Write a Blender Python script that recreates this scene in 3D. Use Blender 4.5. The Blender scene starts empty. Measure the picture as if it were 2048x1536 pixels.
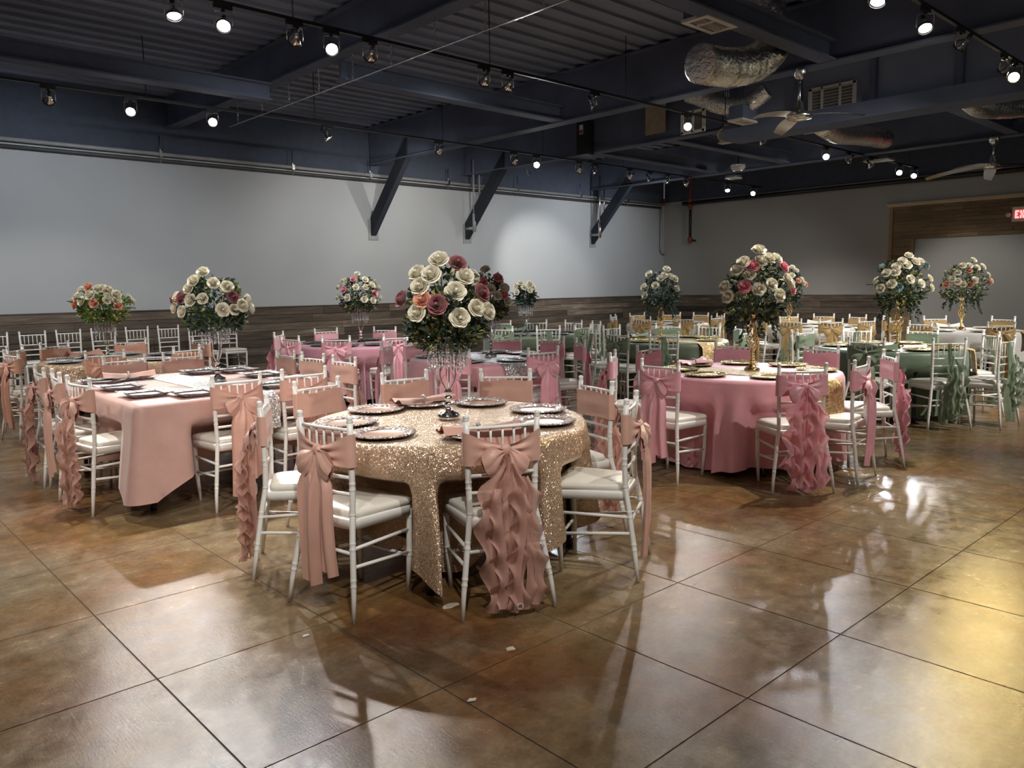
import bpy, math, random
from mathutils import Vector, Matrix, Euler
PI = math.pi
S = bpy.context.scene
COL = S.collection
R = random.Random(7)

# ------------------------------------------------------------------ camera, world, exposure
yaw, pitch, roll = 0.823910087, -0.123645363, -0.0141476786
fw = Vector((math.cos(pitch)*math.cos(yaw), math.cos(pitch)*math.sin(yaw), math.sin(pitch)))
rt = Vector((math.sin(yaw), -math.cos(yaw), 0)); up = rt.cross(fw)
r2 = rt*math.cos(roll)+up*math.sin(roll); u2 = up*math.cos(roll)-rt*math.sin(roll)
cam = bpy.data.objects.new('camera', bpy.data.cameras.new('camera')); COL.objects.link(cam)
cam.matrix_world = Matrix(((r2.x, u2.x, -fw.x, 0), (r2.y, u2.y, -fw.y, 0), (r2.z, u2.z, -fw.z, 1.5), (0, 0, 0, 1)))
cam.data.sensor_width = 36.0; cam.data.lens = 1571.6/2048*36.0; cam.data.clip_end = 100
S.camera = cam
w = bpy.data.worlds.new('world'); S.world = w; w.use_nodes = True
w.node_tree.nodes['Background'].inputs[0].default_value = (0.5, 0.6, 0.8, 1)
w.node_tree.nodes['Background'].inputs[1].default_value = 0.05
S.view_settings.view_transform = 'Standard'; S.view_settings.look = 'None'
S.view_settings.gamma = 1.0; S.view_settings.use_curve_mapping = False
S.view_settings.exposure = 1.6
S.cycles.max_bounces = 7; S.cycles.diffuse_bounces = 5; S.cycles.glossy_bounces = 3
S.cycles.transparent_max_bounces = 12; S.cycles.sample_clamp_indirect = 4.0
S.cycles.caustics_reflective = False; S.cycles.caustics_refractive = False
LAMP_W = 95.0          # watts of one ordinary track lamp
WARM = (1.0, 0.945, 0.87); COOL = (0.92, 0.96, 1.0); AMBER = (1.0, 0.74, 0.28)

# ------------------------------------------------------------------ materials
def nt(name):
    m = bpy.data.materials.new(name); m.use_nodes = True
    t = m.node_tree; b = t.nodes['Principled BSDF']
    return m, t, b
def N(t, typ, **kw):
    n = t.nodes.new(typ)
    for k, v in kw.items():
        if k in n.inputs.keys() if hasattr(n.inputs, 'keys') else False: n.inputs[k].default_value = v
        else: setattr(n, k, v)
    return n
def ramp(t, stops):
    n = t.nodes.new('ShaderNodeValToRGB'); e = n.color_ramp.elements
    while len(e) < len(stops): e.new(0.5)
    for i, (p, c) in enumerate(stops): e[i].position = p; e[i].color = (*c, 1)
    return n
def pos_node(t, kind='world'):
    if kind == 'world': return t.nodes.new('ShaderNodeNewGeometry').outputs['Position']
    return t.nodes.new('ShaderNodeTexCoord').outputs['Object']
def noise(t, co, scale, detail=3, rough=0.55, stretch=None):
    if stretch:
        mp = t.nodes.new('ShaderNodeMapping'); mp.inputs['Scale'].default_value = stretch
        t.links.new(co, mp.inputs['Vector']); co = mp.outputs['Vector']
    n = t.nodes.new('ShaderNodeTexNoise'); n.inputs['Scale'].default_value = scale
    n.inputs['Detail'].default_value = detail; n.inputs['Roughness'].default_value = rough
    t.links.new(co, n.inputs['Vector']); return n.outputs[0]
def bump(t, b, h, strength, dist=0.01):
    n = t.nodes.new('ShaderNodeBump'); n.inputs['Strength'].default_value = strength
    n.inputs['Distance'].default_value = dist
    t.links.new(h, n.inputs['Height']); t.links.new(n.outputs[0], b.inputs['Normal'])
def mixc(t, f, a, c, mode='MIX'):
    n = t.nodes.new('ShaderNodeMix'); n.data_type = 'RGBA'; n.blend_type = mode
    for s, v in ((n.inputs[0], f), (n.inputs[6], a), (n.inputs[7], c)):
        if hasattr(v, 'links') or hasattr(v, 'is_linked'): t.links.new(v, s)
        elif isinstance(v, tuple): s.default_value = (*v, 1)
        else: s.default_value = v
    return n.outputs[2]
def plain(name, col, rough=0.5, metal=0.0, var=0.08, scale=9.0, bmp=0.0, bscale=60, spec=0.5, sheen=0.0, coat=0.0, kind='obj', stretch=None):
    m, t, b = nt(name)
    co = pos_node(t, kind)
    f = noise(t, co, scale, stretch=stretch)
    lo = tuple(c*(1-var) for c in col); hi = tuple(min(1, c*(1+var)) for c in col)
    rp = ramp(t, [(0.3, lo), (0.7, hi)]); t.links.new(f, rp.inputs[0]); t.links.new(rp.outputs[0], b.inputs['Base Color'])
    b.inputs['Roughness'].default_value = rough; b.inputs['Metallic'].default_value = metal
    b.inputs['Specular IOR Level'].default_value = spec
    b.inputs['Sheen Weight'].default_value = sheen; b.inputs['Coat Weight'].default_value = coat
    if bmp: bump(t, b, noise(t, co, bscale, 4, stretch=stretch), bmp)
    return m
def sequin(name, c1, c2, scale=190, tilt=1.1, metal=0.75, rough=0.28):
    m, t, b = nt(name)
    co = pos_node(t, 'obj')
    v = t.nodes.new('ShaderNodeTexVoronoi'); v.inputs['Scale'].default_value = scale; t.links.new(co, v.inputs['Vector'])
    sub = N(t, 'ShaderNodeVectorMath', operation='SUBTRACT'); t.links.new(v.outputs['Color'], sub.inputs[0]); sub.inputs[1].default_value = (.5, .5, .5)
    sc = N(t, 'ShaderNodeVectorMath', operation='SCALE'); t.links.new(sub.outputs[0], sc.inputs[0]); sc.inputs['Scale'].default_value = tilt
    g = t.nodes.new('ShaderNodeNewGeometry')
    ad = N(t, 'ShaderNodeVectorMath', operation='ADD'); t.links.new(sc.outputs[0], ad.inputs[0]); t.links.new(g.outputs['Normal'], ad.inputs[1])
    nm = N(t, 'ShaderNodeVectorMath', operation='NORMALIZE'); t.links.new(ad.outputs[0], nm.inputs[0]); t.links.new(nm.outputs[0], b.inputs['Normal'])
    sp = t.nodes.new('ShaderNodeSeparateColor'); t.links.new(v.outputs['Color'], sp.inputs[0])
    rp = ramp(t, [(0.1, c1), (0.9, c2)]); t.links.new(sp.outputs[1], rp.inputs[0]); t.links.new(rp.outputs[0], b.inputs['Base Color'])
    b.inputs['Metallic'].default_value = metal; b.inputs['Roughness'].default_value = rough
    return m
def emit(name, col, strength):
    m, t, b = nt(name); b.inputs['Base Color'].default_value = (*col, 1)
    b.inputs['Emission Color'].default_value = (*col, 1); b.inputs['Emission Strength'].default_value = strength
    return m
def organza(name, col, alpha=0.86):
    m, t, b = nt(name)
    co = pos_node(t, 'obj'); f = noise(t, co, 14)
    rp = ramp(t, [(0.3, tuple(c*.9 for c in col)), (0.7, tuple(min(1, c*1.1) for c in col))]); t.links.new(f, rp.inputs[0])
    t.links.new(rp.outputs[0], b.inputs['Base Color']); b.inputs['Roughness'].default_value = 0.5
    b.inputs['Sheen Weight'].default_value = 0.3
    tr = t.nodes.new('ShaderNodeBsdfTranslucent'); t.links.new(rp.outputs[0], tr.inputs[0])
    mx = t.nodes.new('ShaderNodeMixShader'); mx.inputs[0].default_value = 0.3
    t.links.new(b.outputs[0], mx.inputs[1]); t.links.new(tr.outputs[0], mx.inputs[2])
    tp = t.nodes.new('ShaderNodeBsdfTransparent')
    m2 = t.nodes.new('ShaderNodeMixShader'); m2.inputs[0].default_value = alpha
    t.links.new(tp.outputs[0], m2.inputs[1]); t.links.new(mx.outputs[0], m2.inputs[2])
    t.links.new(m2.outputs[0], t.nodes['Material Output'].inputs[0])
    return m

def mat_floor():
    m, t, b = nt('stained_concrete')
    co = pos_node(t)
    n1 = noise(t, co, 0.62, 4, 0.55); n2 = noise(t, co, 1.15, 6, 0.62); n3 = noise(t, co, 7.0, 8, 0.72); n4 = noise(t, co, 0.33, 3)
    n5 = noise(t, co, 3.2, 7, 0.7, (1.0, 2.2, 1))
    a = ramp(t, [(0.34, (0.135, 0.060, 0.030)), (0.44, (0.155, 0.082, 0.030)), (0.52, (0.150, 0.092, 0.038)), (0.60, (0.128, 0.088, 0.042)), (0.70, (0.170, 0.090, 0.048))])
    t.links.new(n1, a.inputs[0])
    f = ramp(t, [(0.42, (0, 0, 0)), (0.60, (.8, .8, .8))]); t.links.new(n2, f.inputs[0])
    x = mixc(t, f.outputs[0], a.outputs[0], (0.190, 0.148, 0.096))
    d = ramp(t, [(0.25, (0.62, 0.60, 0.58)), (0.5, (1.18, 1.18, 1.16)), (0.75, (1.80, 1.78, 1.72))])
    n6 = noise(t, co, 45, 7, 0.75)
    h6 = ramp(t, [(0.3, (0.80, 0.80, 0.80)), (0.7, (1.20, 1.20, 1.20))]); t.links.new(n6, h6.inputs[0]); t.links.new(n3, d.inputs[0])
    x = mixc(t, 0.85, x, d.outputs[0], 'MULTIPLY')
    x = mixc(t, 0.9, x, h6.outputs[0], 'MULTIPLY')
    g = ramp(t, [(0.25, (0.78, 0.76, 0.74)), (0.72, (1.20, 1.20, 1.20))]); t.links.new(n5, g.inputs[0])
    x = mixc(t, 0.9, x, g.outputs[0], 'MULTIPLY')
    sc = ramp(t, [(0.60, (0, 0, 0)), (0.72, (0.45, 0.45, 0.45))]); t.links.new(n5, sc.inputs[0])
    x = mixc(t, sc.outputs[0], x, (0.26, 0.215, 0.155))
    t.links.new(x, b.inputs['Base Color'])
    rr = ramp(t, [(0.3, (0.15, 0.15, 0.15)), (0.7, (0.30, 0.30, 0.30))]); t.links.new(n3, rr.inputs[0])
    t.links.new(rr.outputs[0], b.inputs['Roughness'])
    b.inputs['Specular IOR Level'].default_value = 0.22
    # fine scratches, grain and trowel unevenness
    s1 = noise(t, co, 16, 5, 0.7, (9, 1.0, 1)); s2 = noise(t, co, 55, 6, 0.7); s3 = noise(t, co, 14, 5, 0.7, (1.0, 8, 1))
    ad = N(t, 'ShaderNodeMath', operation='MULTIPLY_ADD'); t.links.new(s1, ad.inputs[0]); ad.inputs[1].default_value = 0.8; t.links.new(s2, ad.inputs[2])
    a2 = N(t, 'ShaderNodeMath', operation='MULTIPLY_ADD'); t.links.new(s3, a2.inputs[0]); a2.inputs[1].default_value = 0.6; t.links.new(ad.outputs[0], a2.inputs[2])
    bump(t, b, a2.outputs[0], 0.13, 0.006)
    return m
def mat_plank(name, cols, stretch, vscale):
    m, t, b = nt(name)
    co = pos_node(t, 'world'); oi = t.nodes.new('ShaderNodeObjectInfo')
    f = noise(t, co, vscale, 6, 0.7, stretch); g = noise(t, co, vscale*3.1, 5, 0.7, stretch)
    rp = ramp(t, [(0.28, cols[0]), (0.5, cols[1]), (0.68, cols[2]), (0.82, cols[3])])
    mr = N(t, 'ShaderNodeMath', operation='MULTIPLY_ADD'); t.links.new(oi.outputs['Random'], mr.inputs[0]); mr.inputs[1].default_value = 0.34; mr.inputs[2].default_value = -0.17
    ad = N(t, 'ShaderNodeMath', operation='ADD'); t.links.new(f, ad.inputs[0]); t.links.new(mr.outputs[0], ad.inputs[1])
    t.links.new(ad.outputs[0], rp.inputs[0])
    d = ramp(t, [(0.35, (0.65, 0.65, 0.65)), (0.6, (1.15, 1.15, 1.15))]); t.links.new(g, d.inputs[0])
    t.links.new(mixc(t, 0.7, rp.outputs[0], d.outputs[0], 'MULTIPLY'), b.inputs['Base Color'])
    b.inputs['Roughness'].default_value = 0.75; bump(t, b, g, 0.5, 0.01)
    return m
def mat_foil():
    m, t, b = nt('foil')
    co = pos_node(t, 'obj'); b.inputs['Base Color'].default_value = (.78, .77, .73, 1)
    b.inputs['Metallic'].default_value = 1; b.inputs['Roughness'].default_value = .22
    bump(t, b, noise(t, co, 22, 4, 0.6), 0.9, 0.03)
    return m

M = {}
M['floor'] = mat_floor()
M['grout'] = plain('grout', (.085, .066, .045), .9)
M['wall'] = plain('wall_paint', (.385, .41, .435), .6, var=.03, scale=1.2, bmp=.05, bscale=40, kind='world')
M['wall_dim'] = plain('wall_paint_side', (.33, .335, .325), .6, var=.03, scale=1.2, bmp=.05, bscale=40, kind='world')  # grey wall paint again, the right wall's dimmer light put into its colour
M['ceil'] = plain('ceiling_paint', (.235, .275, .375), .85, var=.12, scale=.8, kind='world')  # dark navy lifted: veiling lens haze put into the ceiling colour
M['band'] = plain('wall_band_paint', (.075, .09, .125), .9, spec=.15, kind='world')
M['bracedark'] = plain('brace_paint', (.028, .033, .046), .8, var=.1, scale=2, kind='world', spec=.2)
M['beam'] = plain('beam_paint', (.125, .15, .215), .9, var=.12, scale=2, kind='world', spec=.15)  # steel navy lightened as well, lens haze mixed into its colour
M['black'] = plain('black_metal', (.012, .012, .014), .45)
M['darkpipe'] = plain('dark_pipe', (.05, .055, .06), .5)
M['greypipe'] = plain('grey_pipe', (.26, .27, .28), .45, kind='world')
M['redfit'] = plain('red_fitting', (.20, .045, .025), .6)
M['steel'] = plain('steel', (.62, .62, .62), .22, 1.0, var=.05)
M['chrome'] = plain('chrome', (.80, .80, .82), .07, 1.0, var=.03)
M['foil'] = mat_foil()
M['vent'] = plain('vent_white', (.62, .60, .54), .5)
M['ventdark'] = plain('vent_louvre', (.14, .135, .12), .6)
M['tan'] = plain('insulation', (.40, .33, .22), .9)
M['plankdark'] = mat_plank('wainscot_wood', [(.042, .032, .026), (.095, .072, .054), (.165, .130, .098), (.36, .31, .25)], (.55, .55, 7), 2.2)
M['planklight'] = mat_plank('portal_wood', [(.14, .095, .05), (.20, .14, .075), (.26, .185, .10), (.31, .22, .125)], (1, .8, 9), 1.7)
M['trim'] = plain('oak_trim', (.27, .18, .09), .5, kind='world', scale=5)
M['crown'] = plain('cream_crown', (.50, .44, .32), .5)
M['white'] = plain('white_chair_paint', (.80, .79, .76), .32, var=.03, bmp=.04, bscale=30)
M['cushion'] = plain('ivory_vinyl', (.78, .75, .67), .38, var=.03, bmp=.06, bscale=12)
FAB = {'rose': (.64, .375, .305), 'peach': (.74, .40, .29), 'pink': (.86, .44, .51), 'sage': (.23, .305, .20), 'gold': (.47, .315, .13), 'dusty': (.54, .335, .295),
       'pinkcloth': (.78, .40, .455), 'mauvecloth': (.58, .29, .36), 'moss': (.095, .125, .078), 'sagecloth': (.135, .185, .125), 'ivory': (.74, .73, .70)}
for k, c in FAB.items():
    M[k] = plain('satin_'+k, c, .42, var=.07, scale=7, spec=.45, sheen=.25, bmp=.12, bscale=16)
    M[k+'_o'] = organza('organza_'+k, c)
M['seq_gold'] = sequin('sequin_gold', (.46, .31, .20), (.84, .65, .48), 260, 1.0, .55)
M['seq_silver'] = sequin('sequin_silver', (.55, .56, .56), (.95, .95, .93), 150)
M['seq_pink'] = sequin('sequin_pink', (.62, .36, .36), (.95, .70, .68), 150)
M['lace_gold'] = sequin('lace_gold', (.45, .30, .12), (.72, .55, .30), 60, .5, .3, .5)
M['beads_silver'] = sequin('beaded_silver', (.30, .30, .35), (1.0, 1.0, 1.0), 95, .9, .08, .2)
M['rim_rose'] = sequin('beaded_rose', (.30, .20, .18), (1.0, .88, .82), 110, 1.1, .35, .15)
M['rim_gold'] = sequin('beaded_gold', (.38, .26, .07), (1.0, .88, .50), 110, 1.1, .45, .15)
M['rim_black'] = sequin('beaded_black', (.02, .025, .03), (.45, .48, .48), 110, 1.0, .4, .15)
M['pl_rose'] = plain('plate_rose', (.72, .48, .38), .25, .6)
M['pl_gold'] = plain('plate_gold', (.60, .47, .20), .25, .8)
M['pl_silver'] = plain('plate_silver', (.66, .66, .70), .25, .2)
M['pl_black'] = plain('plate_black', (.06, .065, .07), .2, .3)
M['pl_clear'] = plain('plate_pearl', (.72, .69, .62), .25, .3)
M['plate_back'] = plain('plate_back', (.03, .025, .02), .5)
M['goldmetal'] = plain('gold_metal', (.86, .60, .26), .18, 1.0, var=.05)
M['crystal'] = sequin('crystal', (.30, .30, .34), (1, 1, 1), 90, 1.2, .15, .05)
for k, c in {'W': (.84, .80, .66), 'M': (.34, .115, .125), 'P': (.82, .43, .30), 'K': (.86, .37, .42), 'T': (.22, .33, .32)}.items():
    M['petal_'+k] = plain('petal_'+k, c, .6, var=.06, sheen=.2)
M['blossom'] = plain('small_blossom', (.66, .62, .36), .6)
M['leafdark'] = plain('leaf_dark', (.030, .060, .036), .5, var=.4, scale=20)
M['leafblue'] = plain('leaf_blue', (.055, .095, .085), .55, var=.3, scale=20)
M['leaffresh'] = plain('leaf_fresh', (.15, .26, .055), .5, var=.4, scale=20)
M['leafyellow'] = plain('leaf_yellow', (.34, .33, .10), .55, var=.4, scale=20)
M['stemgreen'] = plain('stem_green', (.10, .15, .06), .6)
M['lens'] = emit('lamp_lens', (1, .97, .92), 22)
M['lens_amber'] = emit('lamp_lens_amber', (1, .80, .38), 22)
M['exitred'] = emit('exit_red', (1.0, .10, .10), 2.2)
M['signface'] = plain('sign_face', (.72, .70, .64), .4)
M['bulbglass'] = plain('emergency_lens', (.7, .7, .66), .2)
M['outlet'] = plain('outlet_plastic', (.55, .54, .50), .4)
M['scrap'] = plain('paper_scrap', (.62, .55, .45), .8)

# ------------------------------------------------------------------ mesh helpers
class MB:
    def __init__(s): s.v = []; s.f = []; s.flat = set()
    def add(s, vs, fs, flat=False):
        o = len(s.v); s.v += [tuple(p) for p in vs]
        for f in fs:
            if flat: s.flat.add(len(s.f))
            s.f.append(tuple(i+o for i in f))
    def box(s, c, d, m=None):
        x, y, z = d[0]/2, d[1]/2, d[2]/2
        vs = [Vector((sx*x, sy*y, sz*z)) for sz in (-1, 1) for sy in (-1, 1) for sx in (-1, 1)]
        if m is not None: vs = [m @ p for p in vs]
        s.add([p+Vector(c) for p in vs], [(0, 2, 3, 1), (4, 5, 7, 6), (0, 1, 5, 4), (2, 6, 7, 3), (0, 4, 6, 2), (1, 3, 7, 5)], True); return s
    def slab(s, c, d, b=.004):
        # box with chamfered top edges, 20 triangles or so
        x, y, z = d[0]/2, d[1]/2, d[2]/2; cx, cy, cz = c
        vs = [(cx-x, cy-y, cz-z), (cx+x, cy-y, cz-z), (cx+x, cy+y, cz-z), (cx-x, cy+y, cz-z),
              (cx-x, cy-y, cz+z-b), (cx+x, cy-y, cz+z-b), (cx+x, cy+y, cz+z-b), (cx-x, cy+y, cz+z-b),
              (cx-x+b, cy-y+b, cz+z), (cx+x-b, cy-y+b, cz+z), (cx+x-b, cy+y-b, cz+z), (cx-x+b, cy+y-b, cz+z)]
        s.add(vs, [(3, 2, 1, 0)]+[(i, (i+1) % 4, (i+1) % 4+4, i+4) for i in range(4)]+[(i+4, (i+1) % 4+4, (i+1) % 4+8, i+8) for i in range(4)]+[(8, 9, 10, 11)], True); return s
    def tube(s, pts, r, seg=8, cap=True):
        pts = [Vector(p) for p in pts]; n = len(pts)
        rs = r if isinstance(r, (list, tuple)) else [r]*n
        vs = []; prev = None
        for i, p in enumerate(pts):
            t = (pts[min(i+1, n-1)]-pts[max(i-1, 0)]).normalized()
            if prev is None:
                a = Vector((0, 0, 1)) if abs(t.z) < .9 else Vector((1, 0, 0)); u = t.cross(a).normalized()
            else:
                u = (prev-t*prev.dot(t)); u = u.normalized() if u.length > 1e-6 else t.orthogonal().normalized()
            prev = u; v = t.cross(u)
            for k in range(seg):
                a = 2*PI*k/seg; vs.append(p+(u*math.cos(a)+v*math.sin(a))*rs[i])
        fs = [(i*seg+k, i*seg+(k+1) % seg, (i+1)*seg+(k+1) % seg, (i+1)*seg+k) for i in range(n-1) for k in range(seg)]
        if cap: fs += [tuple(range(seg-1, -1, -1)), tuple((n-1)*seg+k for k in range(seg))]
        s.add(vs, fs); return s
    def lathe(s, prof, seg=16, c=(0, 0, 0), cap=False):
        vs = [(c[0]+r*math.cos(2*PI*k/seg), c[1]+r*math.sin(2*PI*k/seg), c[2]+z) for r, z in prof for k in range(seg)]
        n = len(prof)
        fs = [(i*seg+k, i*seg+(k+1) % seg, (i+1)*seg+(k+1) % seg, (i+1)*seg+k) for i in range(n-1) for k in range(seg)]
        if cap: fs += [tuple(range(seg-1, -1, -1)), tuple((n-1)*seg+k for k in range(seg))]
        s.add(vs, fs); return s
    def grid(s, fn, nu, nv, wrap=False):
        vs = [fn(i/(nu if wrap else nu-1), j/(nv-1)) for j in range(nv) for i in range(nu)]
        fs = [(j*nu+i, j*nu+(i+1) % nu, (j+1)*nu+(i+1) % nu, (j+1)*nu+i) for j in range(nv-1) for i in range(nu if wrap else nu-1)]
        s.add(vs, fs); return s
    def ball(s, c, r, seg=6, rings=4, sc=(1, 1, 1)):
        prof = [(math.sin(PI*i/rings), -math.cos(PI*i/rings)) for i in range(rings+1)]
        vs = [(c[0]+r*p*sc[0]*math.cos(2*PI*k/seg), c[1]+r*p*sc[1]*math.sin(2*PI*k/seg), c[2]+r*z*sc[2]) for p, z in prof for k in range(seg)]
        fs = [(i*seg+k, i*seg+(k+1) % seg, (i+1)*seg+(k+1) % seg, (i+1)*seg+k) for i in range(rings) for k in range(seg)]
        s.add(vs, fs); return s
    def octa(s, c, r, rz):
        x, y, z = c
        s.add([(x+r, y, z), (x, y+r, z), (x-r, y, z), (x, y-r, z), (x, y, z+rz), (x, y, z-rz)],
              [(0, 1, 4), (1, 2, 4), (2, 3, 4), (3, 0, 4), (1, 0, 5), (2, 1, 5), (3, 2, 5), (0, 3, 5)], True); return s
    def mesh(s, name, mat, smooth=True):
        me = bpy.data.meshes.new(name); me.from_pydata(s.v, [], s.f)
        if smooth:
            fl = [i not in s.flat for i in range(len(s.f))]
            me.polygons.foreach_set('use_smooth', fl)
        for m in (mat if isinstance(mat, list) else [mat]): me.materials.append(m)
        me.update(); return me
def link(name, me, parent=None, loc=(0, 0, 0), rot=(0, 0, 0)):
    o = bpy.data.objects.new(name, me); COL.objects.link(o); o.location = loc; o.rotation_euler = rot
    if parent is not None: o.parent = parent
    return o
def tag(o, label=None, cat=None, group=None, kind=None):
    if label: o['label'] = label
    if cat: o['category'] = cat
    if group: o['group'] = group
    if kind: o['kind'] = kind
    return o
def thing(name, label, cat, loc=(0, 0, 0), rz=0, group=None):
    return tag(link(name, None, None, loc, (0, 0, rz)), label, cat, group)
def struct(name, mb, mat, parent=None):
    return tag(link(name, mb.mesh(name, mat), parent), kind='structure')
def sm(a, b, x):
    t = max(0, min(1, (x-a)/(b-a))); return t*t*(3-2*t)

# ------------------------------------------------------------------ room shell
XW, YW, X0, Y0, ZC, ZT = 19.0, 13.95, -3.0, -3.2, 4.75, 3.82
fl = struct('floor', MB().box(((X0+XW)/2, (Y0+YW)/2, -.0525), (XW-X0+.6, YW-Y0+.6, .1)), M['grout'])
fl.name = 'floor'
# saw-cut slabs: joints every 0.7525 m in x and 0.836 m in y
DX, DY, XJ, YJ, GAP = .7525, .836, .944, 1.408, .0055
slab = MB().slab((DX/2, DY/2, -.006), (DX-.0048, DY-.0034, .012), .0012).mesh('slab', M['floor'])
near = []
for i in range(-3, 22):
    for j in range(-3, 15):
        x, y = XJ+i*DX, YJ+j*DY
        if x+DX < XW and y+DY < YW: 
            v = Vector((x+DX/2, y+DY/2, -1.5)); dz = v.dot(fw); seen = dz > 0 and abs(v.dot(r2)) < dz*.75 and abs(v.dot(u2)) < dz*.6
            near.append((dz+(0 if seen else 100), i, j))
near.sort(); near = near[:280]; done = {(i, j) for _, i, j in near}
for _, i, j in near: link('slab', slab, fl, (XJ+i*DX, YJ+j*DY, 0))
rest = MB()
for i in range(int((X0-XJ)/DX)-1, int((XW-XJ)/DX)+1):
    for j in range(int((Y0-YJ)/DY)-1, int((YW-YJ)/DY)+1):
        if (i, j) not in done:
            x, y = XJ+i*DX, YJ+j*DY
            if x < X0-.8 or y < Y0-.9: continue
            x1, y1 = min(x+DX, XW), min(y+DY, YW)
            rest.slab(((x+x1)/2, (y+y1)/2, -.006), (x1-x-.0048, y1-y-.0034, .012), .0012)
tag(link('outer_slabs', rest.mesh('outer_slabs', M['floor']), fl), kind='stuff')

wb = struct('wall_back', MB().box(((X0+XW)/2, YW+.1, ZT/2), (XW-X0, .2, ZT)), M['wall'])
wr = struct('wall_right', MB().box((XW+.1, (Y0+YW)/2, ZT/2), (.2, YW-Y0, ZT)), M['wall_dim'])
struct('wall_left', MB().box((X0-.1, (Y0+YW)/2, ZC/2), (.2, YW-Y0, ZC)), M['wall'])
struct('wall_front', MB().box(((X0+XW)/2, Y0-.1, ZC/2), (XW-X0, .2, ZC)), M['wall'])
struct('trim_1', MB().box(((X0+XW)/2, YW+.12, (ZT+ZC)/2), (XW-X0, .2, ZC-ZT)), M['band'])
struct('trim_2', MB().box((XW+.12, (Y0+YW)/2, (ZT+ZC)/2), (.2, YW-Y0, ZC-ZT)), M['band'])
ce = MB(); ce.box(((X0+XW)/2, (Y0+YW)/2, ZC+.05), (XW-X0+.4, YW-Y0+.4, .1))
for k in range(56): ce.box(((X0+XW)/2, Y0+.2+k*.305, ZC-.02), (XW-X0, .09, .04))
struct('ceiling', ce, M['ceil'])

# wainscot planks, each its own board
def boards(parent, along, fixed, a0, a1, z0, rows, h, mat, lmin, lmax, name='plank', skip=None, proud=.02):
    rr = random.Random(3)
    for k in range(rows):
        a = a0; z = z0+k*h; first = True
        while a < a1-.02:
            L = rr.uniform(lmin, lmax)*(rr.uniform(.4, 1) if first else 1); first = False
            b = min(a+L, a1)
            if a1-b < .35: b = a1
            t = proud+rr.uniform(-.006, .006)
            c = ((a+b)/2, fixed-t/2, z+h/2) if along == 'x' else (fixed-t/2, (a+b)/2, z+h/2)
            d = (b-a-.004, t, h-.006-rr.uniform(0, .006)) if along == 'x' else (t, b-a-.004, h-.006-rr.uniform(0, .006))
            q = MB(); q.box((0, 0, 0), d)
            link(name, q.mesh(name, mat, False), parent, c)
            a = b
boards(wb, 'x', YW, 1.9, XW, 0.0, 8, .146, M['plankdark'], 1.5, 2.6, proud=.03)
boards(wr, 'y', XW, 7.62, YW-.03, 0.0, 8, .146, M['plankdark'], 1.5, 2.6, proud=.03)
struct('trim_3', MB().box(((1.9+XW)/2, YW-.02, 1.178), (XW-1.9, .04, .02)), M['plankdark'])
struct('trim_4', MB().box((XW-.02, (7.62+YW)/2, 1.178), (.04, YW-7.62, .02)), M['plankdark'])

# wood-clad portal on the right wall
po = thing('wood_portal', 'light plank-clad door portal with cream crown on the right wall', 'doorway', (XW, 5.3, 0))
def pbox(name, y0, y1, z0, z1, t, mat):
    q = MB(); q.box((0, 0, 0), (t, y1-y0-.003, z1-z0-.004)); return link(name, q.mesh(name, mat, False), po, (-t/2, (y0+y1)/2-5.3, (z0+z1)/2))
rr = random.Random(11)
for k in range(9):
    z = 2.44+k*.083; a = 3.0
    while a < 7.5:
        b = min(a+rr.uniform(.5, 1.15), 7.5)
        if 7.5-b < .3: b = 7.5
        pbox('plank', a, b, z, z+.083, .03+rr.uniform(-.006, .006), M['planklight']); a = b
for k in range(29):
    pbox('plank', 7.08, 7.5, .02+k*.083, .02+(k+1)*.083, .03+rr.uniform(-.006, .006), M['planklight'])
pbox('side_trim', 7.5, 7.58, 0, 3.18, .05, M['trim']); pbox('jamb', 7.02, 7.08, 0, 2.44, .05, M['trim'])
cr = MB(); prof = [(0, 3.18), (.05, 3.18), (.06, 3.20), (.10, 3.235), (.11, 3.25), (0, 3.25)]
cr.add([(-x, yy, z) for yy in (3.0-5.3, 7.64-5.3) for x, z in prof], [(i, (i+1) % 6, (i+1) % 6+6, i+6) for i in range(6)]+[(5, 4, 3, 2, 1, 0), tuple(range(6, 12))], True)
link('crown_moulding', cr.mesh('crown_moulding', M['crown'], False), po)

# exit sign with emergency heads
ex = thing('exit_sign', 'white exit sign with red letters on the plank portal', 'sign', (XW-.06, 4.86, 2.83))
link('housing', MB().box((0, 0, 0), (.08, .46, .30)).mesh('housing', M['signface'], False), ex)
def letters(txt, cell, parent, mat, x):
    F = {'E': ['111', '100', '110', '100', '111'], 'X': ['101', '101', '010', '101', '101'], 'I': ['111', '010', '010', '010', '111'], 'T': ['111', '010', '010', '010', '010']}
    y = len(txt)*4*cell/2-.5*cell
    for ch in txt:
        q = MB()
        for r_, row in enumerate(F[ch]):
            for c_, bit in enumerate(row):
                if bit == '1': q.box((0, -c_*cell, -r_*cell*1.35), (.012, cell*1.02, cell*1.37))
        link('letter', q.mesh('letter', mat, False), parent, (x, y-.5*cell, cell*2.7)); y -= 4*cell
letters('EXIT', .023, ex, M['exitred'], -.042)
for s_ in (-1, 1):
    hd = MB(); hd.ball((0, 0, 0), .055, 10, 6); hd.tube([(.0, 0, -.02), (.03, -s_*.05, -.07)], .012, 6)
    link('lamp_head', hd.mesh('lamp_head', M['bulbglass']), ex, (-.03, s_*.30, .0))

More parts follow.
